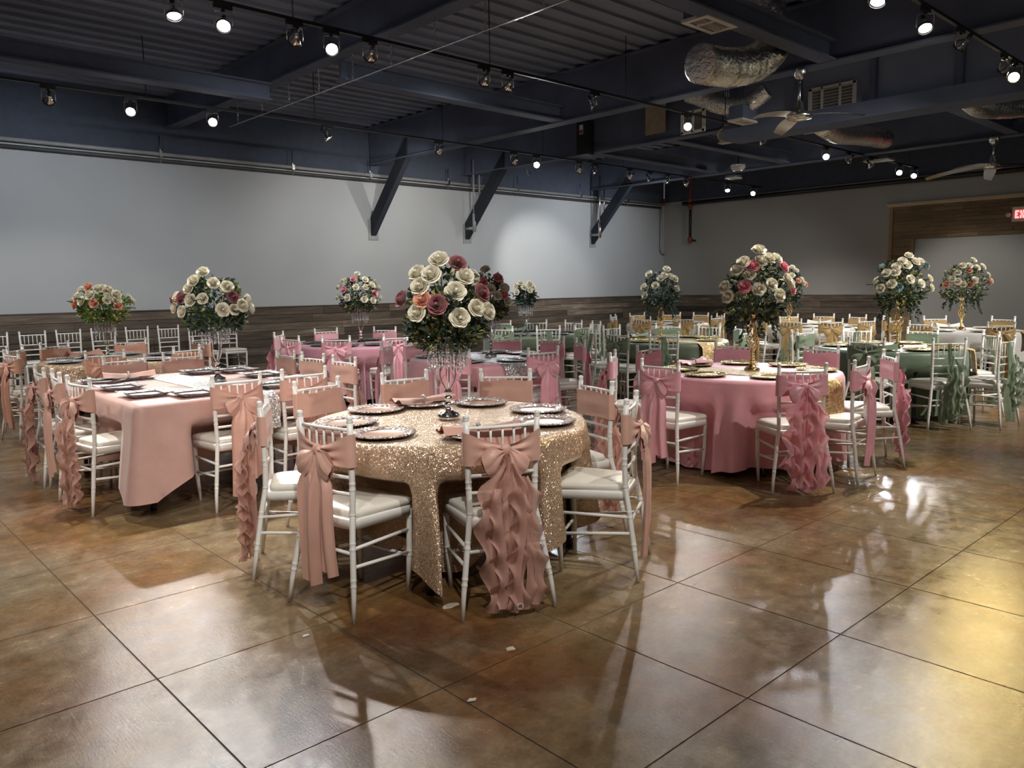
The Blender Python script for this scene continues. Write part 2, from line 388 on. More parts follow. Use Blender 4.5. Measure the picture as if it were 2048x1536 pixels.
# ------------------------------------------------------------------ ceiling steel
def beamI(name, a, b, z0, z1, wd, label, taper=False):
    q = MB(); dx, dy = b[0]-a[0], b[1]-a[1]; L = math.hypot(dx, dy); rot = math.atan2(dy, dx)
    q.box((L/2, 0, z0+.01), (L, wd, .02)); q.box((L/2, 0, z1-.01), (L, wd, .02)); q.box((L/2, 0, (z0+z1)/2), (L, .05, z1-z0-.04))
    o = link(name, q.mesh(name, M['beam'], False), None, (a[0], a[1], 0), (0, 0, rot)); return tag(o, label, 'beam', 'ceiling steel beams')
beamI('rafter', (9.09, Y0), (9.09, YW), 3.97, 4.7, .22, 'long dark steel rafter reaching the leftmost wall brace')
beamI('rafter', (11.59, 7.35), (11.59, YW), 3.97, 4.7, .22, 'long dark steel rafter reaching the middle wall brace')
beamI('rafter', (15.88, Y0), (15.88, YW), 3.95, 4.7, .22, 'long dark steel rafter reaching the wall brace near the corner')
beamI('rafter', (5.13, Y0), (5.13, YW), 4.22, 4.7, .20, 'dark ceiling beam above the hanging chain cable')
beamI('rafter', (1.0, Y0), (1.0, YW), 4.22, 4.7, .20, 'dark ceiling beam at the upper left corner')
for (x0, x1), y, lb in (((5.2, 8.98), 4.36, 'dark cross beam between the two foil duct bends'), ((5.2, 8.98), 8.57, 'dark cross beam behind the hanging chain cable'), ((1.1, 5.03), 10.1, 'dark cross beam above the far track at upper left'),
                        ((11.9, 15.77), 4.32, 'dark cross beam by the far right foil duct'), ((11.7, 15.77), 8.47, 'dark cross beam ending near the far ceiling fan'), ((11.7, 15.77), 10.2, 'dark cross beam low over the corner spotlights')):
    beamI('cross_beam', (x0, y), (x1, y), 3.98, 4.20, .20, lb)
# three knee braces
for k, (x, lb) in enumerate(((9.09, 'leftmost dark diagonal brace from grey wall to rafter'), (11.59, 'middle dark diagonal brace from grey wall to rafter'), (15.88, 'dark diagonal brace nearest the room corner'))):
    q = MB(); hw = .062
    za, zb = 2.56, 3.98; ya, yb = YW-.004, YW-.004-1.32; th = .36
    for sx in (-1, 1):
        pass
    vs = [(-hw, ya, za), (hw, ya, za), (hw, ya, za+th), (-hw, ya, za+th), (-hw, yb, zb), (hw, yb, zb), (hw, yb, zb+th), (-hw, yb, zb+th)]
    q.add(vs, [(0, 1, 2, 3), (7, 6, 5, 4), (0, 4, 5, 1), (1, 5, 6, 2), (2, 6, 7, 3), (3, 7, 4, 0)], True)
    br = thing('knee_brace', lb, 'brace', (x, 0, 0), 0, 'diagonal braces on the grey wall')
    link('strut', q.mesh('strut', M['bracedark'], False), br)
    link('foot_plate', MB().box((0, YW-.006, za+.13), (.24, .012, .42)).mesh('foot_plate', M['greypipe'], False), br)
# return-air plenum with panels, between rafters
pl = thing('air_plenum', 'long dark panelled air plenum box behind the ceiling fan', 'duct', (11.59, 5.4, 3.9))
link('bottom_chord', MB().box((0, -1.9, -.02), (.5, 7.4, .22)).mesh('bottom_chord', M['beam'], False), pl)
for k in range(6): link('panel', MB().box((0, 0, 0), (.05, 1.06, .66)).mesh('panel', M['ceil'], False), pl, (.04, 1.2-k*1.12, .43))
for k in range(7): link('post', MB().box((0, 0, 0), (.12, .08, .70)).mesh('post', M['beam'], False), pl, (-.02, 1.76-k*1.12, .44))

# ceiling tracks, the cable on chains, wall pipes
TY = (10.82, 6.88, 2.89)
for y, a, b, lb in ((10.82, -1.2, 18.9, 'far lighting track nearest the grey wall'), (6.88, 1.2, 18.6, 'middle lighting track crossing the hanging cable'), (2.89, 2.0, 14.5, 'near lighting track at the upper right')):
    t = thing('lighting_track', lb, 'track', (0, y, 3.955))
    link('rail', MB().box(((a+b)/2, 0, 0), (b-a, .036, .03)).mesh('rail', M['black'], False), t)
    for k in range(int((b-a)/2.4)+1): link('hanger', MB().tube([(a+.1+k*2.4, 0, .01), (a+.1+k*2.4, 0, ZC-3.955)], .006, 6).mesh('hanger', M['black']), t)
cb = thing('hanging_cable', 'thin straight cable hung on short chains below the ceiling', 'cable', (5.13, 0, 3.9))
link('wire', MB().tube([(0, -2.5, 0), (0, 11.6, 0)], .009, 6).mesh('wire', M['steel']), cb)
chm = MB()
for k in range(9):
    z = .02+k*.034
    pts = [(.009*math.cos(a)*(1 if k % 2 else .15), .009*math.cos(a)*(.15 if k % 2 else 1), z+.022*math.sin(a)) for a in [2*PI*i/8 for i in range(9)]]
    chm.tube(pts, .003, 4, False)
chm = chm.mesh('chain', M['steel'])
for k in range(17): link('chain', chm, cb, (0, 11.3-k*.78, 0))
pp = thing('wall_pipe', 'long grey pipe clamped along the top of the back wall', 'pipe', (0, YW-.10, 3.77))
link('pipe', MB().tube([(X0, 0, 0), (18.75, 0, 0)], .035, 8).mesh('pipe', M['greypipe']), pp)
link('lower_pipe', MB().tube([(X0, .03, -.10), (18.75, .03, -.10)], .03, 8).mesh('lower_pipe', M['darkpipe']), pp)
for x in (4.9, 7.3, 9.0, 11.0, 13.1, 15.3, 17.2):
    link('clamp', MB().tube([(x, 0, -.14), (x, 0, .30)], .010, 6).box((x, 0, 0), (.05, .09, .09)).mesh('clamp', M['steel']), pp)
link('elbow', MB().tube([(18.75, 0, 0), (18.83, 0, .02), (18.86, 0, .14)], .05, 8).mesh('elbow', M['redfit']), pp)
sp = thing('sprinkler_pipe', 'black sprinkler pipe with red elbows on the right wall', 'pipe', (XW-.22, 0, 3.72))
link('pipe', MB().tube([(0, -1, 0), (0, 13.15, 0)], .055, 10).mesh('pipe', M['black']), sp)
link('drop', MB().tube([(0, 12.9, 0), (0, 12.9, -.98)], .04, 8).mesh('drop', M['black']), sp)
for y, z in ((12.9, .08), (12.9, -.10), (12.9, -1.0)): link('elbow', MB().ball((0, y, z), .075, 10, 6, (1, 1, 1.3)).mesh('elbow', M['redfit']), sp)
link('nozzle', MB().tube([(0, 12.9, -1.0), (0, 12.72, -1.04)], .03, 8).mesh('nozzle', M['black']), sp)
link('riser', MB().tube([(0, 12.9, 0), (0, 12.9, .9)], .03, 8).mesh('riser', M['redfit']), sp)
cd = thing('corner_conduit', 'grey conduit bent down the room corner', 'conduit', (18.78, YW-.06, 0))
link('pipe', MB().tube([(0, 0, 3.7), (0, 0, 2.5), (.04, 0, 2.4), (.14, 0, 2.37)], .035, 8).mesh('pipe', M['greypipe']), cd)
for x, dz, lb, mt in ((15.98, 0, 'pair of shiny conduits beside the brace near the corner', 'steel'), (11.72, .0, 'pair of grey conduits behind the middle wall brace', 'greypipe')):
    q = thing('conduit_pair', lb, 'conduit', (x-.18, YW-.32, 0))
    for k in (0, .17): link('pipe', MB().tube([(k, 0, 4.3), (k, 0, 2.98)], .022, 8).mesh('pipe', M[mt]), q)
    link('coupling', MB().tube([(0, 0, 3.12), (0, 0, 2.72)], .042, 8).mesh('coupling', M[mt]), q)
    link('cross_arm', MB().tube([(0, 0, 2.80), (0, .31, 2.80)], .035, 8).mesh('cross_arm', M['greypipe']), q)
tag(link('wall_outlet', MB().slab((0, 0, 0), (.12, .03, .12)).mesh('wall_outlet', M['outlet'], False), None, (7.35, YW-.055, .45)), 'small grey outlet box on the plank wainscot', 'outlet')
hk = MB().tube([(0, 0, .5), (0, 0, .1), (.02, 0, .03), (.06, 0, 0), (.10, 0, .04), (.10, 0, .08)], .008, 6)
tag(link('ceiling_hook', hk.mesh('ceiling_hook', M['steel']), None, (12.0, 12.4, 3.86)), 'small wire hook below the ceiling near the middle brace', 'hook')

# ------------------------------------------------------------------ track spotlights
PM = {}
q = MB(); q.box((0, 0, -.02), (.16, .035, .04)); q.tube([(0, 0, -.04), (0, 0, -.06)], .016, 8); PM['adapter'] = q.mesh('adapter', M['black'], False)
q = MB()
q.tube([(-.072, 0, -.17), (-.072, 0, -.065), (-.06, 0, -.055), (.06, 0, -.055), (.072, 0, -.065), (.072, 0, -.17)], .005, 6); PM['yoke'] = q.mesh('yoke', M['steel'])
q = MB(); q.lathe([(0, .095), (.022, .095), (.026, .06), (.034, .045), (.048, .02), (.058, -.005), (.060, -.02), (.056, -.02), (.052, -.012)], 18); PM['reflector'] = q.mesh('reflector', M['chrome'])
q = MB(); q.tube([(0, 0, .09), (0, 0, .15)], .020, 10); PM['socket'] = q.mesh('socket', M['black'])
q = MB(); q.lathe([(0, -.013), (.054, -.012)], 18); PM['lens'] = q.mesh('lens', M['lens'])
q = MB(); q.lathe([(0, -.013), (.054, -.012)], 18); PM['lens_a'] = q.mesh('lens', M['lens_amber'])
q = MB(); q.lathe([(.060, -.026), (.066, -.022), (.066, -.010), (.060, -.008), (.060, -.026)], 18); PM['rim_ring'] = q.mesh('rim_ring', M['black'])
ORD = ['leftmost', 'second from the left', 'third from the left', 'fourth from the left', 'fifth from the left', 'sixth from the left', 'seventh from the left', 'eighth from the left', 'ninth from the left', 'tenth from the left', 'eleventh from the left', 'twelfth from the left', 'third from the right', 'second from the right', 'rightmost', 'last']
def track_lamp(x, y, aim, power, color, label, lens='lens', cone=75, group=None, zt=3.94):
    t = thing('track_spotlight', label, 'spotlight', (x, y, zt), 0, group)
    link('adapter', PM['adapter'], t)
    head = Vector((0, 0, -.17))
    d = (Vector(aim)-(Vector((x, y, zt))+head)).normalized()
    az = math.atan2(d.y, d.x)+PI/2
    link('yoke', PM['yoke'], t, (0, 0, 0), (0, 0, az))
    rot = d.to_track_quat('-Z', 'Y').to_euler()
    h = link('reflector', PM['reflector'], t, head, rot)
    link('socket', PM['socket'], h); link('lens', PM[lens], h); link('rim_ring', PM['rim_ring'], h)
    if power > 0:
        l = bpy.data.lights.new('spot_beam', 'SPOT'); l.energy = power; l.color = color; l.spot_size = math.radians(cone); l.spot_blend = .7; l.shadow_soft_size = .045
        o = bpy.data.objects.new('spot_beam', l); COL.objects.link(o); o.parent = h; o.location = (0, 0, -.035)
    return t
CAMV = Vector((0, 0, 1.5))
def aim_of(kind, x, y):
    if kind == 'c': return (x*.42, y*.30, .6)            # into the room towards the entrance
    if kind == 'w': return (x+.4, YW, 2.0) if y > 9 else (x+1.0, y+3.6, .8)   # towards the grey wall
    if kind == 's': return (x-2.2, y-1.6, 0)
    if kind == 'r': return (x+2.4, y-1.4, 0)
    if kind == 'h': return (13.9, YW, 1.75)
    if kind == 'd': return (x-.5, y-.6, 0)
LAMPS = {
 0: [(2.58,'w'),(3.5,'c'),(4.55,'c'),(6.3,'r'),(8.41,'w'),(10.14,'w'),(10.73,'c'),(11.92,'h'),(12.41,'r'),(13.51,'w'),(14.21,'r'),(14.87,'r'),(15.56,'w'),(17.31,'s'),(18.5,'c')],
 1: [(1.75,'c'),(2.62,'c'),(3.04,'c'),(3.71,'w'),(4.09,'c'),(4.52,'w'),(6.01,'w'),(6.37,'w'),(7.88,'r'),(9.92,'c'),(12.04,'r'),(14.26,'c'),(15.18,'w'),(16.19,'r'),(17.6,'c'),(18.4,'c')],
 2: [(6.8,'c'),(7.82,'s'),(8.73,'w'),(10.1,'w'),(10.48,'c')]}
AIMS = {(0, 3.5): ((1.4, 6.6, .2), 58), (0, 4.55): ((1.3, 2.7, 0), 34), (0, 10.73): ((5.8, 5.6, .7), 62), (0, 18.5): ((12.5, 8, .7), 60),
 (1, 1.75): ((1.0, 4.4, 0), 60), (1, 2.62): ((2.4, 5.7, .7), 62), (1, 3.04): ((1.5, 3.9, .5), 52), (1, 4.09): ((2.35, 3.0, .6), 54), (1, 9.92): ((3.3, 2.2, 0), 36), (1, 14.26): ((9.2, 4.0, .6), 55),
 (1, 17.6): ((12.9, 4.6, .7), 60), (1, 18.4): ((12.3, 6, .7), 60), (2, 6.8): ((5.4, 2.7, .6), 70), (2, 10.48): ((2.9, 1.0, 0), 34)}
TN = ('far ceiling track', 'middle ceiling track', 'near right ceiling track')
LK = {'w': 'chrome backed spotlight facing the wall', 'h': 'spotlight aimed at the bright wall patch', 'c': 'glaring white spotlight facing the entrance', 's': 'lit spotlight seen sideways', 'r': 'lit spotlight turned rightward'}
for k, lst in LAMPS.items():
    for i, (x, kd) in enumerate(lst):
        n = len(lst)
        od = ORD[i] if i < n-3 else (['third from the right', 'second from the right', 'rightmost'][i-(n-3)])
        amber = (k == 2 and x > 10.3)
        aim, cone = AIMS.get((k, x), (aim_of(kd, x, TY[k]), {'h': 48, 'w': 105}.get(kd, 74)))
        pw = LAMP_W*{'c': 1.35, 'w': .50, 's': .8, 'r': .8, 'h': 1.5}[kd]*(1.5 if amber else 1)*(.5 if (k, x) in ((0, 4.55), (1, 9.92)) else 1)
        track_lamp(x, TY[k], aim, pw, AMBER if amber else (COOL if (i+k) % 3 == 0 else WARM), f'{LK[kd]}, {od} on the {TN[k]}', 'lens_a' if amber else 'lens', cone, 'track spotlights')
# added fill spotlights outside the view, brightening the near, left and right-hand tables
for i, (x, y, a) in enumerate([(-.6, 2.89, (2.2, 5.6, .9)), (.6, .6, (2.5, 3.3, .8)), (-1.2, 6.88, (1.6, 7, .6)), (2.6, -.4, (3.2, 3.2, .8)), (5.0, -.4, (6.0, 3.3, .7)), (8.4, -.4, (9.0, 3.0, .6)), (10.6, .4, (10.2, 3.8, .6)), (12.4, -.4, (12.9, 4.0, .7)), (14.5, 1.4, (13.4, 5.5, .8)), (-.4, 1.2, (2.0, 4.6, .8)), (-.2, 10.82, (1.9, 9.3, .6)), (-1.0, 8.0, (1.9, 9.6, .8)), (.3, 10.82, (3.2, 13.5, .8))]):
    track_lamp(x, y, a, LAMP_W*(2.6 if x > 7 else .9), WARM, f'{ORD[i]} track spotlight over the open floor by the entrance', 'lens', 46, 'track spotlights by the entrance', 3.94)

# ------------------------------------------------------------------ ducts, vents, fans
def flex(name, pts, r, label):
    P = [Vector(p) for p in pts]; out = []
    n = len(P)
    for i in range(n-1):
        p0, p1, p2, p3 = P[max(i-1, 0)], P[i], P[i+1], P[min(i+2, n-1)]
        for k in range(14):
            t = k/14
            out.append(.5*((2*p1)+(p2-p0)*t+(2*p0-5*p1+4*p2-p3)*t*t+(3*p1-p0-3*p2+p3)*t**3))
    out.append(P[-1]); rr_ = random.Random(len(out))
    q = MB(); q.tube(out, [r*(1+(.07 if i % 2 else -.05)+rr_.uniform(-.03, .03)) for i in range(len(out))], 16)
    c0 = out[len(out)//2]; t = thing(name, label, 'duct', c0)
    q.v = [tuple(Vector(p)-c0) for p in q.v]
    link('sleeve', q.mesh('sleeve', M['foil']), t)
    link('strap', MB().box((0, 0, (ZC-c0.z)/2+r*.4), (.03, .004, ZC-c0.z-r*.8)).mesh('strap', M['steel'], False), t)
    return t
def vent(x, y, z, w, d, label, box=.25, rot=0, group='ceiling air vents'):
    t = thing('air_vent', label, 'vent', (x, y, z), rot, group)
    link('hanger', MB().tube([(0, 0, box+.01), (0, 0, ZC-z)], .006, 6).mesh('hanger', M['black']), t)
    if box: link('box', MB().box((0, 0, box/2+.012), (w*.92, d*.92, box)).mesh('box', M['beam'], False), t)
    f = MB(); b = .055
    for sx in (-1, 1): f.box((sx*(w/2-b/2), 0, 0), (b, d, .03)); f.box((0, sx*(d/2-b/2), 0), (w-2*b, b, .03))
    f.box((-w*.12, 0, 0), (.03, d-2*b, .028)); link('frame', f.mesh('frame', M['vent'], False), t)
    link('backing', MB().box((0, 0, .018), (w-2*b, d-2*b, .01)).mesh('backing', M['ventdark'], False), t)
    n = int((d-2*b)/.045)
    lv = MB().box((0, 0, 0), (w-2*b, .006, .02), Matrix.Rotation(.5, 3, 'X')).mesh('louvre', M['vent'], False)
    for k in range(n): link('louvre', lv, t, (0, -d/2+b+(k+.5)*(d-2*b)/n, 0))
    return t
flex('flexible_duct', [(7.1, 4.78, 4.62), (7.72, 4.78, 4.52), (8.12, 4.78, 4.50), (8.45, 4.78, 4.40), (8.55, 4.78, 4.22), (8.36, 4.78, 4.02), (8.0, 4.78, 3.86), (7.55, 4.78, 3.76), (7.08, 4.78, 3.72)], .185, 'large foil duct bending back under the dark cross beam')
flex('flexible_duct', [(10.9, 7.55, 4.5), (10.95, 7.3, 4.38), (11.0, 7.05, 4.25), (11.05, 6.8, 4.2), (11.05, 6.55, 4.2), (11.1, 6.3, 4.35)], .13, 'short crumpled foil duct above the box vent by the near fan')
flex('flexible_duct', [(12.75, 6.25, 4.05), (13.4, 6.3, 4.0), (14.1, 6.3, 4.05), (14.8, 6.3, 4.1), (15.4, 6.3, 4.12)], .16, 'long straight foil duct leading to a flat white vent')
flex('flexible_duct', [(12.2, 4.0, 4.1), (12.9, 4.0, 4.0), (13.6, 4.0, 4.05), (14.4, 3.9, 4.15), (15.4, 3.6, 4.3)], .15, 'foil duct at the right edge of the picture')
vent(6.83, 4.5, 3.985, .52, .30, 'white air vent in a dark box by the large foil duct', .22)
vent(2.95, 6.62, 3.99, .34, .26, 'white ceiling vent cut by the top edge of the picture', .05)
vent(10.97, 6.62, 3.93, .42, .26, 'small square box vent left of the near ceiling fan', .20)
vent(12.5, 6.28, 3.93, .30, .40, 'flat white vent at the end of the long foil duct', .05)
vent(12.47, 4.78, 3.95, .30, .46, 'flat white vent under the dark plenum right of the near fan', .06)
vent(12.33, 7.62, 3.93, .14, .50, 'narrow flat vent far below the round diffuser', 0)
vent(16.4, 10.1, 3.90, .30, .26, 'small far vent over the room corner', .05)
vent(16.6, 6.9, 3.92, .3, .5, 'flat vent by the far pair of glaring spotlights', .05)
gr = thing('return_grille', 'white framed return grille on the plenum beside the near fan', 'vent', (11.52, 5.50, 4.16), 0)
f = MB()
for y, d in ((-.33, .05), (-.12, .03), (.15, .03), (.33, .05)): f.box((0, y, 0), (.03, d, .36))
for z in (-.165, .165): f.box((0, 0, z), (.03, .70, .04))
link('frame', f.mesh('frame', M['vent'], False), gr); link('backing', MB().box((.014, 0, 0), (.01, .66, .33)).mesh('backing', M['ventdark'], False), gr)
for k in range(7): link('louvre', MB().box((0, 0, 0), (.02, .62, .006)).mesh('louvre', M['vent'], False), gr, (0, 0, -.13+k*.044))
g2 = thing('return_grille', 'white wall grille half behind a glaring spotlight', 'vent', (10.9, 7.46, 4.05), 0)
f = MB()
for y, d in ((-.20, .05), (0, .03), (.20, .05)): f.box((0, y, 0), (.03, d, .34))
for z in (-.155, .155): f.box((0, 0, z), (.03, .44, .04))
link('frame', f.mesh('frame', M['vent'], False), g2); link('backing', MB().box((.014, 0, 0), (.01, .40, .31)).mesh('backing', M['ventdark'], False), g2)
rd = thing('round_diffuser', 'round grey ceiling diffuser disc between fan and corner', 'vent', (11.42, 7.24, 3.88), 0)
for k in range(4): link('ring', MB().tube([((.02+.026*k)*0, (.02+.026*k)*math.cos(a), (.02+.026*k)*math.sin(a)) for a in [2*PI*i/20 for i in range(21)]], .010, 6, False).mesh('ring', M['vent']), rd)
link('backing', MB().tube([(.012, 0, 0), (.03, 0, 0)], .105, 18).mesh('backing', M['ventdark']), rd)
bl = thing('bay_lamp', 'clear glass bowl lamp hanging unlit near the room corner', 'lamp', (15.2, 9.26, 3.9))
link('bowl', MB().lathe([(.04, -.04), (.10, -.03), (.15, .02), (.155, .09)], 18).mesh('bowl', M['crystal']), bl)
link('stem', MB().tube([(0, 0, 0), (0, 0, ZC-3.9)], .02, 8).mesh('stem', M['black']), bl)
tag(link('insulation_patch', MB().box((0, 0, 0), (.03, .42, .52)).mesh('insulation_patch', M['tan'], False), None, (11.47, 8.62, 4.36)), 'pale torn insulation patch on the dark ceiling void', 'insulation')
st = thing('speaker_column', 'black hanging box with a red and white sticker near the wall brace', 'equipment', (11.3, 10.1, 3.9))
link('case', MB().box((0, 0, .32), (.22, .24, .62)).mesh('case', M['black'], False), st)
link('sticker', MB().box((-.114, 0, .46), (.004, .09, .17)).mesh('sticker', M['signface'], False), st)
link('sticker_band', MB().box((-.117, 0, .42), (.004, .075, .07)).mesh('sticker_band', M['exitred'].copy() if False else plain('sticker_red', (.35, .05, .05), .6), False), st)
def fan(x, y, ztop, rod, R_, a0, n, label):
    t = thing('ceiling_fan', label, 'fan', (x, y, ztop), 0, 'steel ceiling fans')
    link('canopy', MB().lathe([(.0, 0), (.07, 0), (.085, -.03), (.05, -.11), (.02, -.13)], 18).mesh('canopy', M['steel']), t)
    link('downrod', MB().tube([(0, 0, -.1), (0, 0, -.1-rod)], .016, 10).mesh('downrod', M['steel']), t)
    z = -.1-rod
    link('motor', MB().lathe([(.03, .09), (.05, .06), (.06, -.02), (.13, -.05), (.15, -.08), (.145, -.11), (.06, -.135), (0, -.14)], 20).mesh('motor', M['steel']), t)
    bpy.context.view_layer.update()
    t.children[-1].location = (0, 0, z)
    b = MB()
    def bl_(u, v):
        r = .12+u*(R_-.12); wv = .055+.03*math.sin(PI*u); return (r, (v-.5)*2*wv, z-.075-.10*u*u*(R_/.9)+(v-.5)*.035)
    b.grid(bl_, 12, 3); b.grid(lambda u, v: tuple(Vector(bl_(u, 1-v))+Vector((0, 0, .006))), 12, 3)
    bm_ = b.mesh('blade', M['steel'])
    for k in range(n): link('blade', bm_, t, (0, 0, 0), (0, 0, a0+2*PI*k/n))
fan(9.0, 4.69, 3.98, .36, .72, .824, 3, 'steel ceiling fan with three blades at upper centre right')
fan(14.6, 4.25, 3.78, .28, 1.0, .35, 5, 'large steel ceiling fan with drooping blades at the right edge')

# ------------------------------------------------------------------ chairs
def rings(z0, z1, n): return [z0+(z1-z0)*i/(n-1) for i in range(n)]
def bamboo(path, r, marks, taper=None, seg=8):
    pts = []; rad = []
    P = [Vector(p) for p in path]; Ls = [0]
    for i in range(1, len(P)): Ls.append(Ls[-1]+(P[i]-P[i-1]).length)
    T = Ls[-1]; ss = set([0, T]+Ls)
    for m_ in marks:
        c = m_*T
        for d in (-.012, -.005, 0, .005, .012): ss.add(min(T, max(0, c+d)))
    for s_ in sorted(ss):
        i = 0
        while i < len(P)-2 and Ls[i+1] < s_: i += 1
        f_ = (s_-Ls[i])/max(1e-9, Ls[i+1]-Ls[i]); pts.append(P[i].lerp(P[i+1], f_))
        k = 1.0 if taper is None else taper(s_/T)
        bmp_ = any(abs(s_-m_*T) < .004 for m_ in marks)
        rad.append(r*k+(.0028 if bmp_ else 0))
    return MB().tube(pts, rad, seg)
CH = {}
def post(sx):
    path = [(sx*.226, -.262, 0), (sx*.214, -.245, .12), (sx*.178, -.207, .36), (sx*.160, -.185, .47), (sx*.161, -.180, .60), (sx*.167, -.185, .80), (sx*.171, -.19, .905)]
    b = bamboo(path, .0142, [.18, .21, .36, .39, .53, .66, .69, .81, .84], lambda s: .66+.34*min(1, s/.22) if s < .22 else 1)
    b.lathe([(.0142, .0), (.0165, .004), (.0125, .010), (.0155, .016), (.0150, .024), (.009, .030), (0, .031)], 8, (sx*.171, -.19, .903)); return b.mesh('back_post', M['white'])
CH['post'] = [post(-1), post(1)]
def fleg(sx): return bamboo([(sx*.166, .152, 0), (sx*.176, .160, .20), (sx*.180, .165, .43)], .0155, [.45, .5, .9], lambda s: .66+.34*min(1, s/.35)).mesh('leg', M['white'])
CH['leg'] = [fleg(-1), fleg(1)]
def rail(z, hw, dip=0): return MB().tube([(hw*u, -.183-.003*(z-.6)/.3-.012*(1-u*u), z-dip*(1-u*u)) for u in (-1, -.6, -.2, .2, .6, 1)], .0088, 7)
CH['rail'] = [rail(z, h).mesh('back_rail', M['white']) for z, h in ((.868, .168), (.722, .165), (.648, .162), (.570, .160))]
sp = MB().tube([(0, 0, 0), (0, 0, .04), (0, 0, .055), (0, 0, .060), (0, 0, .065), (0, 0, .08), (0, 0, .146)], [.0058, .0058, .0062, .0085, .0062, .0058, .0062], 6).mesh('spindle', M['white'])
def trap(hb, hf, yb, yf, z0, z1, bev, mat, name, dome=0):
    q = MB(); prof = []
    n = 6
    def outl(ins):
        pts = []
        for cx, cy, a0 in ((hf-ins, yf-ins, 0), (-hf+ins, yf-ins, 90), (-hb+ins, yb+ins, 180), (hb-ins, yb+ins, 270)):
            r_ = max(.012, .045-ins*.4)
            sx = 1 if cx > 0 else -1; sy = 1 if cy > 0.0 else -1
            for i in range(n):
                a = math.radians(a0+90*i/(n-1)); pts.append((cx-sx*r_+r_*math.cos(a), cy-sy*r_+r_*math.sin(a)))
        return pts
    lev = [(0, z0), (0, z1-bev), (bev*.35, z1-bev*.3), (bev*1.3, z1), (.07, z1+dome), (.11, z1+dome*1.2)]
    if not dome: lev = lev[:4]
    vs = []; k = 4*n
    for ins, z in lev: vs += [(x, y, z) for x, y in outl(ins)]
    fs = [(i*k+j, i*k+(j+1) % k, (i+1)*k+(j+1) % k, (i+1)*k+j) for i in range(len(lev)-1) for j in range(k)]
    fs += [tuple(range(k-1, -1, -1)), tuple((len(lev)-1)*k+j for j in range(k))]
    q.add(vs, fs); return q.mesh(name, mat)
CH['frame'] = trap(.172, .198, -.195, .185, .405, .452, .008, M['white'], 'seat_frame')
CH['cushion'] = trap(.158, .196, -.168, .190, .4525, .488, .016, M['cushion'], 'seat_cushion', .006)
def stick(a, b): return MB().tube([a, b], .0088, 7).mesh('stretcher', M['white'])
CH['stretch'] = [stick((-.196, -.225, .245), (-.176, .158, .21)), stick((.196, -.225, .245), (.176, .158, .21)), stick((-.185, -.213, .325), (-.178, .162, .325)), stick((.185, -.213, .325), (.178, .162, .325)),
                 stick((-.188, -.217, .305), (.188, -.217, .305)), stick((-.175, .159, .19), (.175, .159, .19))]

# ---- sashes, in the chair's own frame (the back of the chair looks towards -y)
def sash_band(seed):
    rd_ = random.Random(seed); q = MB(); zt, zb = .852, .700; kx, kz = rd_.uniform(-.01, .01), .768
    ph = rd_.uniform(0, 6)
    def fr(u, v):
        x = -.176+.352*u
        return (x, -.163-.004*abs(math.sin(u*PI*6+ph))*(1-abs(2*u-1))+.006*math.sin(9*v+ph)*math.sin(u*PI), zb+(zt-zb)*v+.006*math.sin(u*7+ph)*v+.004*math.sin(u*PI*2))
    q.grid(fr, 15, 6)
    for s_ in (-1, 1):
        def bk(u, v, s_=s_):
            if u < .18:
                t = u/.18; a = PI/2+t*PI   # round the post
                return (s_*(.176-.0+.014*math.sin(t*PI)), -.163-.043*t, zb+(zt-zb)*v)
            t = (u-.18)/.82; e = t**1.15
            x = s_*.176*(1-t)+kx*t
            half = (zt-zb)/2*(1-e)+.020*e; zc = (zt+zb)/2*(1-e)+kz*e
            rip = .010*math.sin(v*PI*5+ph+s_)*sm(.05, .75, t)
            return (x, -.206-.022*t-.010*math.sin(t*PI)+rip-.006*math.sin(v*PI)*t, zc+(v*2-1)*half-.010*math.sin(t*PI))
        q.grid(bk, 14, 12)
    return q
def sash_knot(seed):
    rd_ = random.Random(seed); q = MB()
    q.grid(lambda u, v: (.030*math.sin(PI*v)**.6*math.cos(2*PI*u)*(1+.12*math.sin(8*PI*u)), -.236+.020*math.sin(PI*v)**.6*math.sin(2*PI*u), .768+.030*(v*2-1)*1.1), 16, 8, True); return q
def sash_loop(seed, s_, drop=1.0):
    # a puffed bow loop hanging outwards and down from the knot, open at its mouth
    rd_ = random.Random(seed+s_); q = MB(); L = .125*rd_.uniform(.9, 1.12); ang = math.radians(-40*drop+rd_.uniform(-8, 8)); ph = rd_.uniform(0, 6)
    cx, sx = math.cos(ang), math.sin(ang)
    def sf(u, v, o):
        wv = .012+.056*math.sin(min(1, u*1.08)*PI*.62)**1.2
        b = o*(.008+.026*math.sin(u*PI*.86))*(1-(2*v-1)**2*.75)
        lx = L*u*(1-.10*(2*v-1)**2); ly = (2*v-1)*wv+.006*math.sin(u*6+ph)
        rip = .009*math.sin((2*v-1)*8+ph)*(1-u*.6)
        return (s_*(lx*cx-ly*sx*.6+.012), -.244-b-rip*o-.010*u, .766+lx*sx+ly*cx)
    q.grid(lambda u, v: sf(u, v, 1), 10, 9); q.grid(lambda u, v: sf(u, 1-v, -.35), 10, 9)
    return q
def sash_tail(seed, x0, wd, zend, lay, sway):
    rd_ = random.Random(seed); q = MB(); ph = rd_.uniform(0, 6)
    def tl(u, v):
        t = v; wv = .022+(wd-.022)*sm(0, .22, t)
        x = x0*sm(0, .3, t)+(u-.5)*2*wv+sway*t*t
        fold = .014*math.sin(u*PI*2.6+ph)*sm(.05, .3, t)+.006*math.sin(u*PI*5+ph*2+3*t)
        return (x, -.250-lay-.016*sm(0, .25, t)+fold-.012*math.sin(t*PI), .752-(.752-zend)*t-.012*math.sin(u*PI*1.3+ph)*t)
    q.grid(tl, 13, 18); return q
